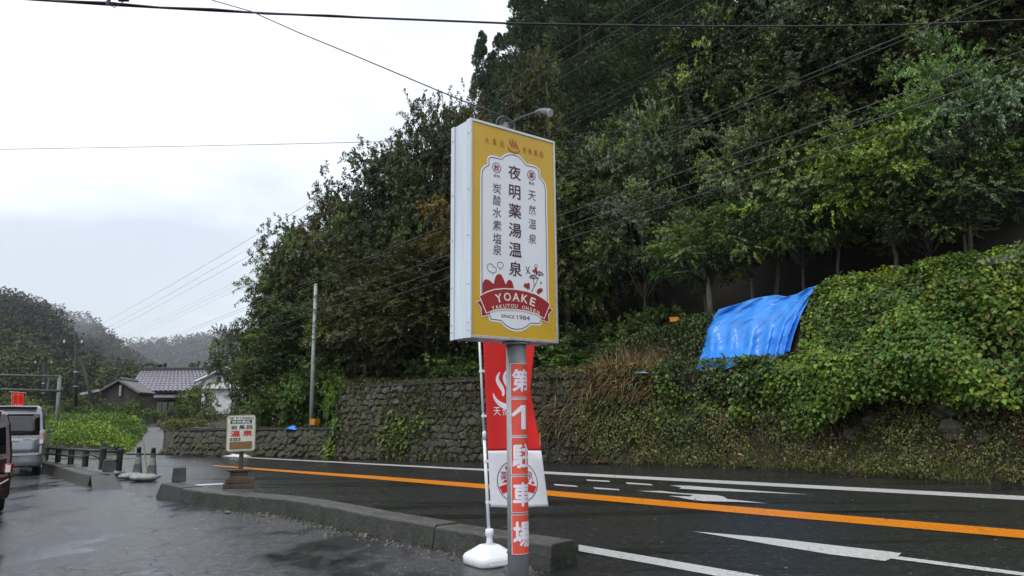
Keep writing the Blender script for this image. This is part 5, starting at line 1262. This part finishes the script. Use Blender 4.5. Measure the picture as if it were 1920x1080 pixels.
g_ = gp(446, 856, .01); b = MB(); r = random.Random(9); b.grid([[((i/14-.5)*1.5+r.uniform(-.03, .03), (j/5-.5)*.5+.1*math.sin(i*.8), .005+max(0, .12*math.sin(math.pi*j/5)*(.35+r.uniform(0, .65))*math.sin(math.pi*(i+.3)/14.6))) for i in range(15)] for j in range(6)])
o = b.build('white_sheet', mat('dirty_white_plastic', (.60, .60, .60, 1), .45, .2, 4), smooth=True, thick=.006); o.location = g_; o.rotation_euler.z = R_(-38); tag(o, 'crumpled white sheet lying at the foot of the low wall behind the notice sign', 'plastic sheet')
def crate(p, w, d, h, rz, label):
    b = MB(); b.box((0, 0, h/2), (w, d, h), taper=1.06); b.box((0, 0, h-.02), (w*1.10, d*1.10, .04)); o = b.build('orange_box', MT['orange_box'], bevel=.015); o.location = p; o.rotation_euler.z = rz; tag(o, label, 'box')
p = onL(590, 797, float(Lf(24.2))+.7); crate(Vector((p.x, p.y, p.z)), .30, .25, .24, R_(-35), 'small orange box at the foot of the pale green pole')
p = onL(1266, 604, float(Lf(10))+3.3); crate(p, .30, .24, .16, R_(-30), 'small orange box on top of the dark hedge left of the blue sheet')

# ------------------------------------------------------------------ pale pole, gantry, small banner, utility poles
p = onL(583, 797, float(Lf(24.6))+.9); pt = at(592, 535, p.y); p.z = tz(p.x, p.y)-.05
t = thing('pale_pole', p, 'plain pale green pole standing behind the low wall, before the wood', 'pole')
b = MB(); b.tube([(0, 0, 0), (pt-p)], [.085, .065], 16); b.build('shaft', MT['pole_green'], t, smooth=True)
b = MB(); b.lathe([(.07, -.01), (.072, .03), (.04, .06)], 14, pt-p); b.build('cap', MT['pole_green'], t, smooth=True)
b = MB(); d = pt-p; b.tube([d*.80, d*.83], .082, 16); b.build('clamp', MT['galv'], t)
GY = 46; gb = at(104, 831, GY); gb.z = 0
t = thing('pipe_gantry', gb, 'greenish grey pipe gantry spanning behind the silver van', 'gantry'); ga = lambda x, y, Y=GY: at(x, y, Y)-gb
b = MB(); b.tube([(0, 0, -.1), ga(112, 704)], .105, 12); b.build('post', MT['green_pipe'], t, smooth=True)
for y0, y1 in ((706, 704), (733, 731)):
    b = MB(); b.tube([ga(-420, y1-12, GY-7), ga(114, y0)], .062, 10); b.build('crossbar', MT['green_pipe'], t, smooth=True)
b = MB(); b.tube([(*ga(-420, 704, GY-7).xy, -.1), ga(-420, 692, GY-7)], .14, 12); b.build('post', MT['green_pipe'], t, smooth=True)
b = MB(); b.box(ga(90, 719), (.06, .06, .9)); b.build('strut', MT['green_pipe'], t)
BY = 30; q0 = at(22, 850, BY); q0.z = 0
t = thing('banner_flag', q0, 'small red banner on a wooden pole sticking up behind the silver van', 'banner flag'); ba = lambda x, y, k=0: at(x, y, BY-k)-q0
b = MB(); b.tube([(0, 0, 0), ba(22.5, 733)], .02, 8); b.build('pole', ym, t)
b = MB(); b.tube([ba(17, 734.5), ba(50, 737)], .018, 8); b.build('crossbar', ym, t)
b = MB(); b.grid([[ba(23.5+21*i/10, 737+(44*j/8)+1.0*i/10, .04*math.sin(i*1.3)) for i in range(11)] for j in range(9)]); fl2 = b.build('cloth', MT['flag_red'], t, smooth=True, thick=.004)
for k in range(3):
    bb_ = strip_poly([(36-5+5*k+.8*math.sin(q*1.1), 764-q*1.6) for q in range(-4, 5)], [.3, .9, 1.3, 1.5, 1.4, 1.2, 1, .7, .2]); put(bb_, 'steam_mark', MT['flag_white'], fl2, lambda x, y: ba(x-2, y, .07))
def utility_pole(px, ytop, ybase, Y, arms, label, brace=None, r0=.17):
    p = at(px, ybase, Y); p.z = tz(p.x, p.y)-.1; top = at(px+3, ytop, Y)
    t = thing('utility_pole', p, label, 'utility pole'); h = top-p
    b = MB(); b.tube([(0, 0, 0), h], [r0, r0*.72], 12); b.build('shaft', MT['concrete_pole'], t, smooth=True)
    b = MB(); b.tube([h, h+Vector((0, 0, .9))], .04, 8); b.build('tip', MT['concrete_pole'], t)
    for x0, x1, y, ins in arms:
        a0, a1 = at(x0, y, Y)-p, at(x1, y, Y)-p; b = MB(); c = (a0+a1)/2; b.box(c, ((a1-a0).length, .10, .12)); am = b.build('crossarm', MT['concrete_pole'], t)
        for x in ins:
            q_ = at(x, y, Y)-p; b = MB(); b.lathe([(.05, .05), (.08, .10), (.05, .15), (.10, .21), (.07, .27), (.09, .33), (.03, .37)], 10, q_); b.build('insulator', MT['insul'] if x != ins[1] else MT['black'], am, smooth=True)
    if brace:
        x0, y0, x1, y1 = brace; q0_, q1_ = at(x0, y0, Y)-p, at(x1, y1, Y-2)-p; b = MB(); b.tube([q1_, q0_], [.17, .12], 10); b.build('brace_pole', MT['concrete_pole'], t, smooth=True)
    b = MB(); b.tube([h*.62, h*.64], r0*1.05, 12); b.tube([h*.45, h*.462], r0*1.08, 12); tag(b.build('bands', MT['galv'], t), kind='stuff')
    return t
utility_pole(140, 640, 812, 66, [(118, 156, 645, (120, 137, 153)), (139, 159, 665.5, ())], 'dark utility pole with a leaning brace left of the houses', (150, 668, 178, 770))
utility_pole(79, 680, 800, 105, [(64, 98, 682, (66, 87, 96)), (70, 88, 696, ())], 'small distant utility pole beyond the gantry', None, .2)
def wire(name, pts, r_, label, cat, m, group=None, n=6):
    pts = [Vector(p) for p in pts]; o0 = pts[0].copy(); b = MB(); b.tube([p-o0 for p in pts], r_*(.56 if name == 'power_line' else 1), n); o = b.build(name, m, smooth=True); o.location = o0; return tag(o, label, cat, group)
gW = 'power lines strung along the road'
for x0, y0, x1, y1, z, r_, lb in [
    (178, 613, 1040, 95, 9.7, .013, 'highest of the power lines rising from the utility pole to the upper right'), (188.5, 620.7, 1040, 120, 9.5, .013, 'second highest power line rising to the upper right'), (193, 626.6, 1040, 146, 9.3, .013, 'third highest power line rising to the upper right'),
    (209, 637, 1063, 208, 8.3, .007, 'thin power line below the three highest ones'), (221, 637, 1075, 212, 8.25, .007, 'thin power line, second of the pale thin lines'), (233, 638, 1090, 218, 8.2, .007, 'thin power line, lowest of the pale thin lines'),
    (230, 660.7, 1137, 290, 6.9, .012, 'overhead cable crossing the trees just under the pale thin lines'), (232, 664, 1145, 294, 6.85, .010, 'overhead cable paired close under another in front of the trees'),
    (245, 675.5, 1118, 372, 6.1, .013, 'overhead cable over the roof ridge of the tiled house'), (260, 689, 1098, 405, 5.7, .014, 'lowest but one overhead cable, ending over the pale tree top right'), (292, 690, 1098, 428, 5.5, .012, 'lowest overhead cable starting behind the tiled roof')]:
    A, B = gp(x0, y0, z), gp(x1, y1, z); d = (B-A).normalized(); A2 = A-d*(6 if z > 9 else 14); B2 = B+d*9
    wire('power_line', [A2.lerp(B2, k/14)-Vector((0, 0, .25*math.sin(math.pi*k/14))) for k in range(15)], r_, lb, 'power line', MT['wire'], gW)
wire('overhead_cable', [at(x, y, Y) for x, y, Y in ((-160, -22, 10.6), (0, -5, 10.8), (205, 9, 11), (400, 20, 11.2), (620, 30.5, 11.5), (960, 44, 12), (1260, 49, 12.6), (1500, 49.5, 13), (1700, 46.5, 13.4), (1920, 37, 14), (2200, 18, 14.6))], .019, 'thick black cable crossing the whole sky along the top', 'cable', MT['cable'], None, 8)
wire('overhead_cable', [at(x, y, Y) for x, y, Y in ((-160, -30, 10.62), (0, -9, 10.82), (100, 1, 10.9), (205, 5, 10.96), (300, 14, 11.05), (400, 17, 11.15), (500, 26, 11.3), (620, 29, 11.48), (700, 34, 11.6))], .017, 'second black cable twisted round the thick one in the upper left corner', 'cable', MT['cable'], None, 8)
hb = at(203, 8, 10.9); t = thing('cable_hanger', hb, 'black hanger holding the cable at the top edge, upper left', 'cable hanger')
b = MB(); b.box((0, 0, .12), (.05, .04, .28)); b.build('strap', MT['cable'], t, bevel=.005)
b = MB(); b.tube([(.02, 0, -.01), (.10, 0, -.06), (.16, 0, -.02), (.26, 0, .06)], .006, 6); b.build('tie_wire', MT['cable'], t, smooth=True)
b = MB(); b.box((.24, 0, .08), (.17, .06, .05)); b.build('closure', MT['cable'], t, bevel=.01)
wire('service_cable', [at(x, y, Y) for x, y, Y in ((250, -75, 9.6), (400, 1, 8.8), (470, 21, 8.45), (560, 61, 8.0), (660, 102, 7.5), (760, 144, 7.0), (860, 186, 6.5), (955, 222, 6.14))], .0062, 'drooping black cable running down to the lamp of the tall sign', 'cable', MT['cable'])
wire('overhead_wire', [at(-120, 281.5, 38), at(0, 280, 38), at(330, 274.5, 38), at(560, 269.5, 38), at(700, 266, 38), at(900, 258, 38)], .016, 'thin level wire crossing the open sky into the trees', 'wire', MT['wire'])
wire('overhead_wire', [at(1060, 252, 22), at(1200, 244, 22), at(1420, 228, 22)], .006, 'short thin wire before the grey-green tree right of the sign', 'wire', MT['wire'])

# ------------------------------------------------------------------ houses
def gable_roof(par, A, B, C, D, ridge, m, th=.16, name='roof'):
    """two slopes from a ridge (pair of points) to eaves A-B (front) and C-D (back)"""
    b = MB(); r0, r1 = ridge
    for e0, e1 in ((A, B), (D, C)): b.add([e0, e1, r1, r0], [(0, 1, 2, 3)])
    return b.build(name, m, par, thick=th)
def tile_slope(par, A, B, R0, R1, ncol, nrow, m, amp=.06):
    """pantile slope: rounded rolls down the slope, each course stepped"""
    n = (B-A).cross(R0-A).normalized(); n = n if n.z > 0 else -n; b = MB(); rows = []
    for j in range(nrow):
        for q_, lift in ((0, .07), (.999, 0.0)):
            v = (j+q_)/nrow; a, c = A.lerp(R0, v), B.lerp(R1, v)
            rows.append([a.lerp(c, i/(ncol*4))+n*(lift+amp*abs(math.sin(math.pi*i/4))) for i in range(ncol*4+1)])
    b.grid(rows); o = b.build('roof_tiles', m, par, smooth=False, thick=0); tag(o, kind='stuff'); return o
HY = 90; hp = at(320, 790, HY); hp.z = tz(hp.x, hp.y)
t = thing('tiled_house', hp, 'large house with a silver grey tiled roof and a dark ridge', 'house'); ha = lambda x, y, k=0: at(x, y, HY+k)-hp
wl = MB(); p0, p1 = ha(272, 735), ha(398, 735)
wl.box(((p0.x+p1.x)/2, 3.2, p0.z/2-.2), (p1.x-p0.x, 5.6, p0.z+.6)); wall_o = wl.build('wall', MT['darkwall'], t)
A, B, R0, R1 = ha(262, 733.5, -.6), ha(404, 733.5, -.6), ha(262, 695, 3.2), ha(386, 695, 3.2)
A = ha(276, 734, -.6); R0 = ha(264, 696, 3.2); A.x -= 2.6
rf = gable_roof(t, A-Vector((0, 0, .1)), B-Vector((0, 0, .1)), Vector((B.x, 7.2, B.z)), Vector((A.x, 7.2, A.z)), (R0-Vector((0, 0, .12)), R1-Vector((0, 0, .12))), MT['roofdark'])
tile_slope(t, A, B, R0, R1, 19, 9, MT['rooftile'], .16)
b = MB(); rm_ = R0.lerp(R1, .5)+Vector((0, 0, .22)); b.box(rm_, ((R1-R0).length+.3, .42, .42)); b.build('ridge', MT['roofdark'], rf, bevel=.04)
for q_ in (R0, R1): b = MB(); b.box(q_+Vector((0, -.05, .32)), (.22, .5, .66), taper=.7); b.build('ridge_end', MT['roofdark'], rf)
A2, B2 = ha(288, 747, -1.6), ha(352, 747, -1.6); C2, D2 = ha(288, 739.5, .3), ha(352, 739.5, .3)
tile_slope(t, A2, B2, C2, D2, 14, 3, MT['rooftile'], .075)
b = MB(); b.add([A2-Vector((0, 0, .08)), B2-Vector((0, 0, .08)), D2-Vector((0, 0, .06)), C2-Vector((0, 0, .06))], [(0, 1, 2, 3)]); b.build('lower_roof', MT['roofdark'], t, thick=.1)
for x in (296, 306, 318, 332): b = MB(); q_ = ha(x, 764); b.box((q_.x, .36, q_.z), (.75, .06, 1.5)); f_ = b.build('window', MT['wood_dark'], t); b = MB(); b.box((q_.x, .325, q_.z), (.58, .02, 1.3)); b.build('pane', MT['glass'], f_)
# gabled outbuilding
SY = 74; sp = at(232, 795, SY); sp.z = tz(sp.x, sp.y)
t = thing('gabled_shed', sp, 'small dark house with its gable towards the road, left of the tiled roof', 'house'); sa = lambda x, y, k=0: at(x, y, SY+k)-sp
ap, el, er = sa(223.6, 713), sa(187, 734), sa(262, 737); rb, re_ = sa(256, 717, 6), sa(291, 749, 3.4)
bk2 = rb-ap; elb, erb = el+bk2, er+bk2
b = MB(); w0, w1 = el.lerp(er, .07), el.lerp(er, .93)
b.add([Vector((w0.x, .25, -1)), Vector((w1.x, .25, -1)), Vector((w1.x, .25, w1.z)), Vector((ap.x, .25, ap.z-.25)), Vector((w0.x, .25, w0.z))]+[Vector((p[0], p[1], p[2]))+Vector((bk2.x, bk2.y-.4, 0)) for p in (Vector((w0.x, .25, -1)), Vector((w1.x, .25, -1)), Vector((w1.x, .25, w1.z)), Vector((ap.x, .25, ap.z-.25)), Vector((w0.x, .25, w0.z)))], [(0, 1, 2, 3, 4), (9, 8, 7, 6, 5), (1, 6, 7, 2), (0, 4, 9, 5)])
b.build('wall', MT['darkwall'], t)
b = MB(); b.add([el, ap, rb, elb], [(0, 1, 2, 3)]); b.add([er, erb, rb, ap], [(0, 1, 2, 3)]); rf = b.build('roof', MT['brown_roof'], t, thick=.22)
b = MB(); b.tube([ap+Vector((0, -.05, .12)), rb+Vector((0, 0, .12))], .2, 8); b.build('ridge', MT['roofdark'], rf)
for e0 in (el, er): b = MB(); b.tube([ap+Vector((0, -.06, -.02)), e0+Vector((0, -.06, -.02))], .12, 6); b.build('bargeboard', MT['brown_roof'], rf)
b = MB(); q_ = sa(225, 732); b.tube([(q_.x, .1, q_.z-.55), (q_.x, .1, q_.z+.5)], .13, 8); b.build('vent_pipe', MT['galv'], t)
b = MB(); l0, l1, l2, l3 = sa(142, 745), sa(185, 736, -.5), sa(188, 731, 1.5), sa(150, 738, 1.5)
tile_slope(t, l0, l1, l3, l2, 9, 3, MT['rooftile'], .07)
b = MB(); b.add([l0-Vector((0, 0, .12)), l1-Vector((0, 0, .12)), l2-Vector((0, 0, .12)), l3-Vector((0, 0, .12))], [(0, 1, 2, 3)]); b.build('lean_to_roof', MT['roofdark'], t, thick=.15)
b = MB(); c = (l0+l1)/2; b.box((c.x, 1.2, c.z/2-.4), (abs(l1.x-l0.x)*.92, 2.0, c.z+.3)); b.build('lean_to_wall', MT['darkwall'], t)
# white gabled house
WY = 82; wp = at(425, 790, WY); wp.z = tz(wp.x, wp.y)
t = thing('white_house', wp, 'white gabled house half hidden by the dark trees', 'house'); wa = lambda x, y, k=0: at(x, y, WY+k)-wp
ap, el, er = wa(425, 686), wa(366, 713), wa(484, 713); bk3 = Vector((2.0, 8.0, 0))
w0, w1 = el.lerp(er, .10), el.lerp(er, .94)
b = MB(); pr_ = [Vector((w0.x, .3, -1)), Vector((w1.x, .3, -1)), Vector((w1.x, .3, w1.z)), Vector((ap.x, .3, ap.z-.2)), Vector((w0.x, .3, w0.z))]
b.prism(pr_, bk3); b.build('wall', MT['plaster'], t)
b = MB(); b.add([el, ap, ap+bk3, el+bk3], [(0, 1, 2, 3)]); b.add([er, er+bk3, ap+bk3, ap], [(0, 1, 2, 3)]); rf = b.build('roof', MT['roofdark'], t, thick=.2)
for e0 in (el, er): b = MB(); b.tube([ap+Vector((0, -.1, -.18)), e0+Vector((0, -.1, -.18))], .16, 4); b.build('bargeboard', MT['plaster'], rf)
q_ = wa(412.5, 711.5); b = MB(); b.box((q_.x, .28, q_.z), (1.05, .10, .56)); f_ = b.build('window', MT['bumper'], t); b = MB(); b.box((q_.x+.27, .22, q_.z), (.45, .02, .46)); b.build('pane', MT['lamp_clear'], f_); b = MB(); b.box((q_.x-.27, .22, q_.z), (.45, .02, .46)); b.build('pane', MT['glass'], f_)
q_ = wa(424, 700); b = MB(); b.box((q_.x, .2, q_.z), (2.6, .5, .16)); b.build('window_hood', MT['roofdark'], t)
q_ = wa(425, 728); b = MB(); b.box((q_.x, .1, q_.z), (5.6, .6, .10)); b.build('string_course', MT['plaster'], t)
# shrubs and garden trees round the houses
gG = 'garden shrubs round the houses'
for px, Y, top, w, c, lb in [(372, 62, 713, 66, (1.0, .95, .8), 'rounded garden tree before the tiled roof, right of the path'), (345, 58, 752, 50, DK, 'dark shrub left of the rounded garden tree'), (398, 56, 762, 46, OL, 'shrub between the rounded garden tree and the white house'),
    (252, 60, 744, 60, DK, 'dark shrub under the gable of the small house'), (215, 58, 748, 70, (.7, .8, .8), 'very dark shrub at the left of the small gabled house'), (283, 58, 760, 44, DK, 'dark shrub beside the top of the path'), (180, 60, 752, 60, (.8, .85, .7), 'shrub at the foot of the leaning brace pole'),
    (235, 50, 770, 70, (1.7, 2.1, .8), 'bright green shrub above the left side of the path'), (330, 48, 780, 46, (1.3, 1.15, .5), 'yellowish shrub at the right of the path top'), (365, 46, 778, 60, OL, 'olive shrub above the left end of the low wall'), (310, 60, 770, 36, (1.2, .9, .5), 'brownish shrub at the head of the path'),
    (195, 44, 782, 60, (1.7, 2.1, .8), 'bright shrub on the green slope right of the utility pole'), (60, 62, 745, 110, (.9, .9, .7), 'dull green shrub behind the silver van'), (10, 58, 730, 110, (.9, .8, .65), 'brownish shrub at the far left behind the small red banner'), (118, 56, 765, 60, (.9, .85, .6), 'dull shrub at the right foot of the gantry'), (160, 72, 735, 70, (.75, .8, .6), 'dark shrub behind the utility pole')]:
    tree_px('shrub', px, Y, top, w, lb, gG, c, 'shrub')

# ------------------------------------------------------------------ hills
def hill(name, sil, D, D0, z0, col, ntree, th_, seed, cards, csz, pal, label_mat):
    sil = np.array(sil, float); r = np.random.default_rng(seed)
    pxs = np.linspace(sil[0, 0], sil[-1, 0], 70); ys = np.interp(pxs, sil[:, 0], sil[:, 1]); rows = []
    def pos(px, t):
        y = np.interp(px, sil[:, 0], sil[:, 1]); R3 = at(px, y+th_*.75*FPX/D, D); F3 = at(px, y, D0); s = float(smooth(0, 1, t))*.6+t*.4
        return Vector((F3.x+(R3.x-F3.x)*t, F3.y+(R3.y-F3.y)*t, z0+(max(R3.z, z0+.5)-z0)*s))
    for t in np.linspace(0, 1, 16): rows.append([pos(x, t) for x in pxs])
    last = rows[-1]; rows.append([p+Vector((p.x*.25, p.y*.25, -p.z*.5)) for p in last])
    b = MB(); b.grid(rows); tag(b.build(name, MT['hillcover'], smooth=True), kind='structure')
    n = ntree; X = r.uniform(sil[0, 0], sil[-1, 0], n); T = np.where(r.uniform(size=n) < .12, r.uniform(.95, 1.0, n), r.uniform(.02, 1, n)); C = np.array([pos(x, t) for x, t in zip(X, T)])
    hh = th_*r.uniform(.6, 1.3, n); con = r.uniform(size=n) < .45; i = np.repeat(np.arange(n), cards); m = len(i)
    u = r.uniform(0, 1, m); ph = r.uniform(0, 6.283, m)
    wid = np.where(con[i], .30*(1-u)+.03, .42*np.sqrt(np.clip(1-(2*u-1)**2, 0, 1)))*hh[i]
    P = C[i]+np.column_stack([np.cos(ph)*wid, np.sin(ph)*wid, u*hh[i]])
    d = nrm(np.column_stack([np.cos(ph), np.sin(ph), r.normal(.1, .5, m)])+r.normal(0, .4, (m, 3)))
    V, F, k = leaf_geo(P, d, csz*r.uniform(.6, 1.3, m), csz*.8*r.uniform(.6, 1.2, m), r.normal(size=(m, 3))+np.array([0, 0, .8]))
    pal = np.array(pal); pi = np.where(con, 0, r.integers(0, len(pal), n)); low = (T < .42)&(r.uniform(size=n) < .6); pi = np.where(low, len(pal)-1, pi)
    tn = tint_mix(pal[pi][i]*r.lognormal(0, .18, (n, 1))[i], r, m, .1, .06)
    me = fast_mesh(name+'_forest', V, F, np.repeat(tn, k, 0)); me.materials.append(MT['needle']); ob = bpy.data.objects.new('hill_forest', me); COL.objects.link(ob); ob['kind'] = 'stuff'
hill('hill', [(-500, 500), (-200, 540), (0, 566), (40, 572), (62, 584), (88, 600), (108, 612), (126, 640), (150, 668), (190, 690), (250, 715), (330, 735), (420, 745), (520, 750)], 250, 150, .8, None, 1700, 10, 81, 170, .85, [(.011, .019, .013), (.017, .026, .015), (.024, .033, .017), (.07, .085, .024)], None)
hill('hill', [(-120, 560), (0, 572), (50, 575), (75, 580), (100, 590), (125, 602), (145, 600), (165, 609), (185, 622), (198, 636), (212, 652), (232, 668), (262, 692), (330, 730)], 400, 270, 1.5, None, 900, 13, 82, 120, 1.3, [(.012, .02, .014), (.018, .027, .016), (.024, .034, .018), (.05, .065, .022)], None)
hill('far_hill', [(120, 680), (215, 655), (250, 646), (280, 648), (310, 644), (340, 641), (380, 636), (420, 630), (520, 620), (700, 640), (900, 660)], 680, 460, 2, None, 1200, 14, 83, 90, 2.0, [(.02, .034, .024), (.026, .04, .026), (.03, .046, .028)], None)

# ------------------------------------------------------------------ small things on the ground
r = np.random.default_rng(91)
V = []; Fc = []; o_ = 0; T = []
ftp = [Vector((p.x, p.y, 0)) for p in kf]
b = MB(); rr = random.Random(6)
for k in range(260):
    i = rr.randrange(2, len(ftp)-1); p = ftp[i].lerp(ftp[i+1], rr.random()); nrm_ = Vector((ftp[i+1].y-ftp[i].y, -(ftp[i+1].x-ftp[i].x), 0)).normalized()
    dd = abs(rr.gauss(0, .16))+.05; p = p+nrm_*dd; s_ = rr.uniform(.006, .022)*(1 if rr.random() < .92 else 1.9)
    b.box((p.x, p.y, .004+s_*.4), (s_*2*rr.uniform(.7, 1.4), s_*2*rr.uniform(.6, 1.2), s_*rr.uniform(.8, 1.4)), Matrix.Rotation(rr.uniform(0, 3), 3, 'Z') @ Matrix.Rotation(rr.uniform(-.5, .5), 3, 'X'), taper=.6)
for k in range(260):
    x_, y_ = rr.uniform(-9, 1.2), rr.uniform(4.5, 15); 
    if (Vector((x_, y_, 0))-ftp[-1]).length > 14: continue
    s_ = rr.uniform(.003, .009); b.box((x_, y_, .004+s_*.4), (s_*2, s_*2, s_), Matrix.Rotation(rr.uniform(0, 3), 3, 'Z'), taper=.6)
for k in range(330):
    a = rr.uniform(-4, 26); L_ = Lf(a)-rr.uniform(.4, 12.5); x_, y_ = xy(a, float(L_)); s_ = rr.uniform(.004, .013); b.box((x_, y_, .010+s_*.4), (s_*2*rr.uniform(.7, 1.6), s_*2, s_), Matrix.Rotation(rr.uniform(0, 3), 3, 'Z'), taper=.6)
tag(b.build('gravel', mat('pale_gravel', (.095, .092, .08, 1), .7, .6, 20)), kind='stuff')
P = []; 
for k in range(520):
    i = rr.randrange(2, len(ftp)-1); p = ftp[i].lerp(ftp[i+1], rr.random()); nrm_ = Vector((ftp[i+1].y-ftp[i].y, -(ftp[i+1].x-ftp[i].x), 0)).normalized(); P.append(p+nrm_*(abs(rr.gauss(0, .05))+.035))
P = np.array(P); m_ = len(P); d = nrm(np.column_stack([r.normal(0, .5, m_), r.normal(0, .5, m_), np.full(m_, .9)])); s_ = nrm(np.cross(d, r.normal(size=(m_, 3)))); bend = nrm(np.column_stack([r.normal(0, 1, m_), r.normal(0, 1, m_), np.full(m_, -.4)]))
V, F_, k = blades_geo(P, d, .07*r.uniform(.4, 1.3, m_), .008*r.uniform(.6, 1.2, m_), bend, s_)
scatter('kerb_weeds', [(V, F_, np.repeat(tint_mix(np.array([(.07, .09, .03), (.12, .12, .06)])[r.integers(0, 2, m_)], r, m_, .3, .1), k, 0))], MT['dry'])
# fallen leaves along the far gutter
m_ = 900; A = r.uniform(-6, 30, m_); dl = .25-np.abs(r.normal(0, .5, m_)); LL = Lf(A)+dl
P = np.column_stack([A*A_DIR[0]+LL*N_DIR[0], A*A_DIR[1]+LL*N_DIR[1], np.full(m_, .012)])
V, F_, k = leaf_geo(P, np.column_stack([r.normal(size=m_), r.normal(size=m_), r.uniform(0, .25, m_)]), .07*r.uniform(.5, 1.2, m_), .04*r.uniform(.5, 1.2, m_), np.tile([0, 0, 1.0], (m_, 1)))
scatter('fallen_leaves', [(V, F_, np.repeat(tint_mix(np.array([(.10, .06, .025), (.13, .10, .03), (.06, .05, .02)])[r.integers(0, 3, m_)], r, m_, .3, .1), k, 0))], MT['leaf'])

# ------------------------------------------------------------------ damp air
b = MB(); b.box((-225, 440, 64), (1396, 1046, 131)); hz = b.build('haze', None); tag(hz, kind='stuff')
hm = bpy.data.materials.new('haze'); hm.use_nodes = True; ht = hm.node_tree; ht.nodes.remove(ht.nodes['Principled BSDF'])
pv = ht.nodes.new('ShaderNodeVolumePrincipled'); pv.inputs['Color'].default_value = (.86, .91, .97, 1); pv.inputs['Density'].default_value = .00016; pv.inputs['Anisotropy'].default_value = .2
ht.links.new(pv.outputs[0], ht.nodes['Material Output'].inputs['Volume']); hz.data.materials.append(hm)

b = MB()
def blob(px, y, Y, rx, ry, rz):
    c = at(px, y, Y); n = 16; v = [(c.x+rx*math.sin(math.pi*i/10)*math.cos(2*math.pi*k/n), c.y+ry*math.sin(math.pi*i/10)*math.sin(2*math.pi*k/n), c.z+rz*math.cos(math.pi*i/10)) for i in range(11) for k in range(n)]
    q = MB(); q.add(v, [(i*n+k, i*n+(k+1) % n, (i+1)*n+(k+1) % n, (i+1)*n+k) for i in range(10) for k in range(n)])
    o = q.build('mist', None, smooth=True); tag(o, kind='stuff'); return o
mm_ = bpy.data.materials.new('mist'); mm_.use_nodes = True; t_ = mm_.node_tree; t_.nodes.remove(t_.nodes['Principled BSDF'])
pv = t_.nodes.new('ShaderNodeVolumePrincipled'); pv.inputs['Color'].default_value = (.9, .93, .97, 1); pv.inputs['Density'].default_value = .0045
t_.links.new(pv.outputs[0], t_.nodes['Material Output'].inputs['Volume'])
mv_ = mm_.copy(); mv_.node_tree.nodes['Principled Volume'].inputs['Density'].default_value = .0005
o_ = blob(250, 770, 470, 430, 330, 95); o_.name = 'valley_mist'; o_.data.materials.append(mv_)
for a_ in ((62, 598, 320, 26, 30, 6.5), (100, 612, 325, 20, 26, 6), (128, 622, 330, 14, 22, 5)):
    blob(*a_).data.materials.append(mm_)
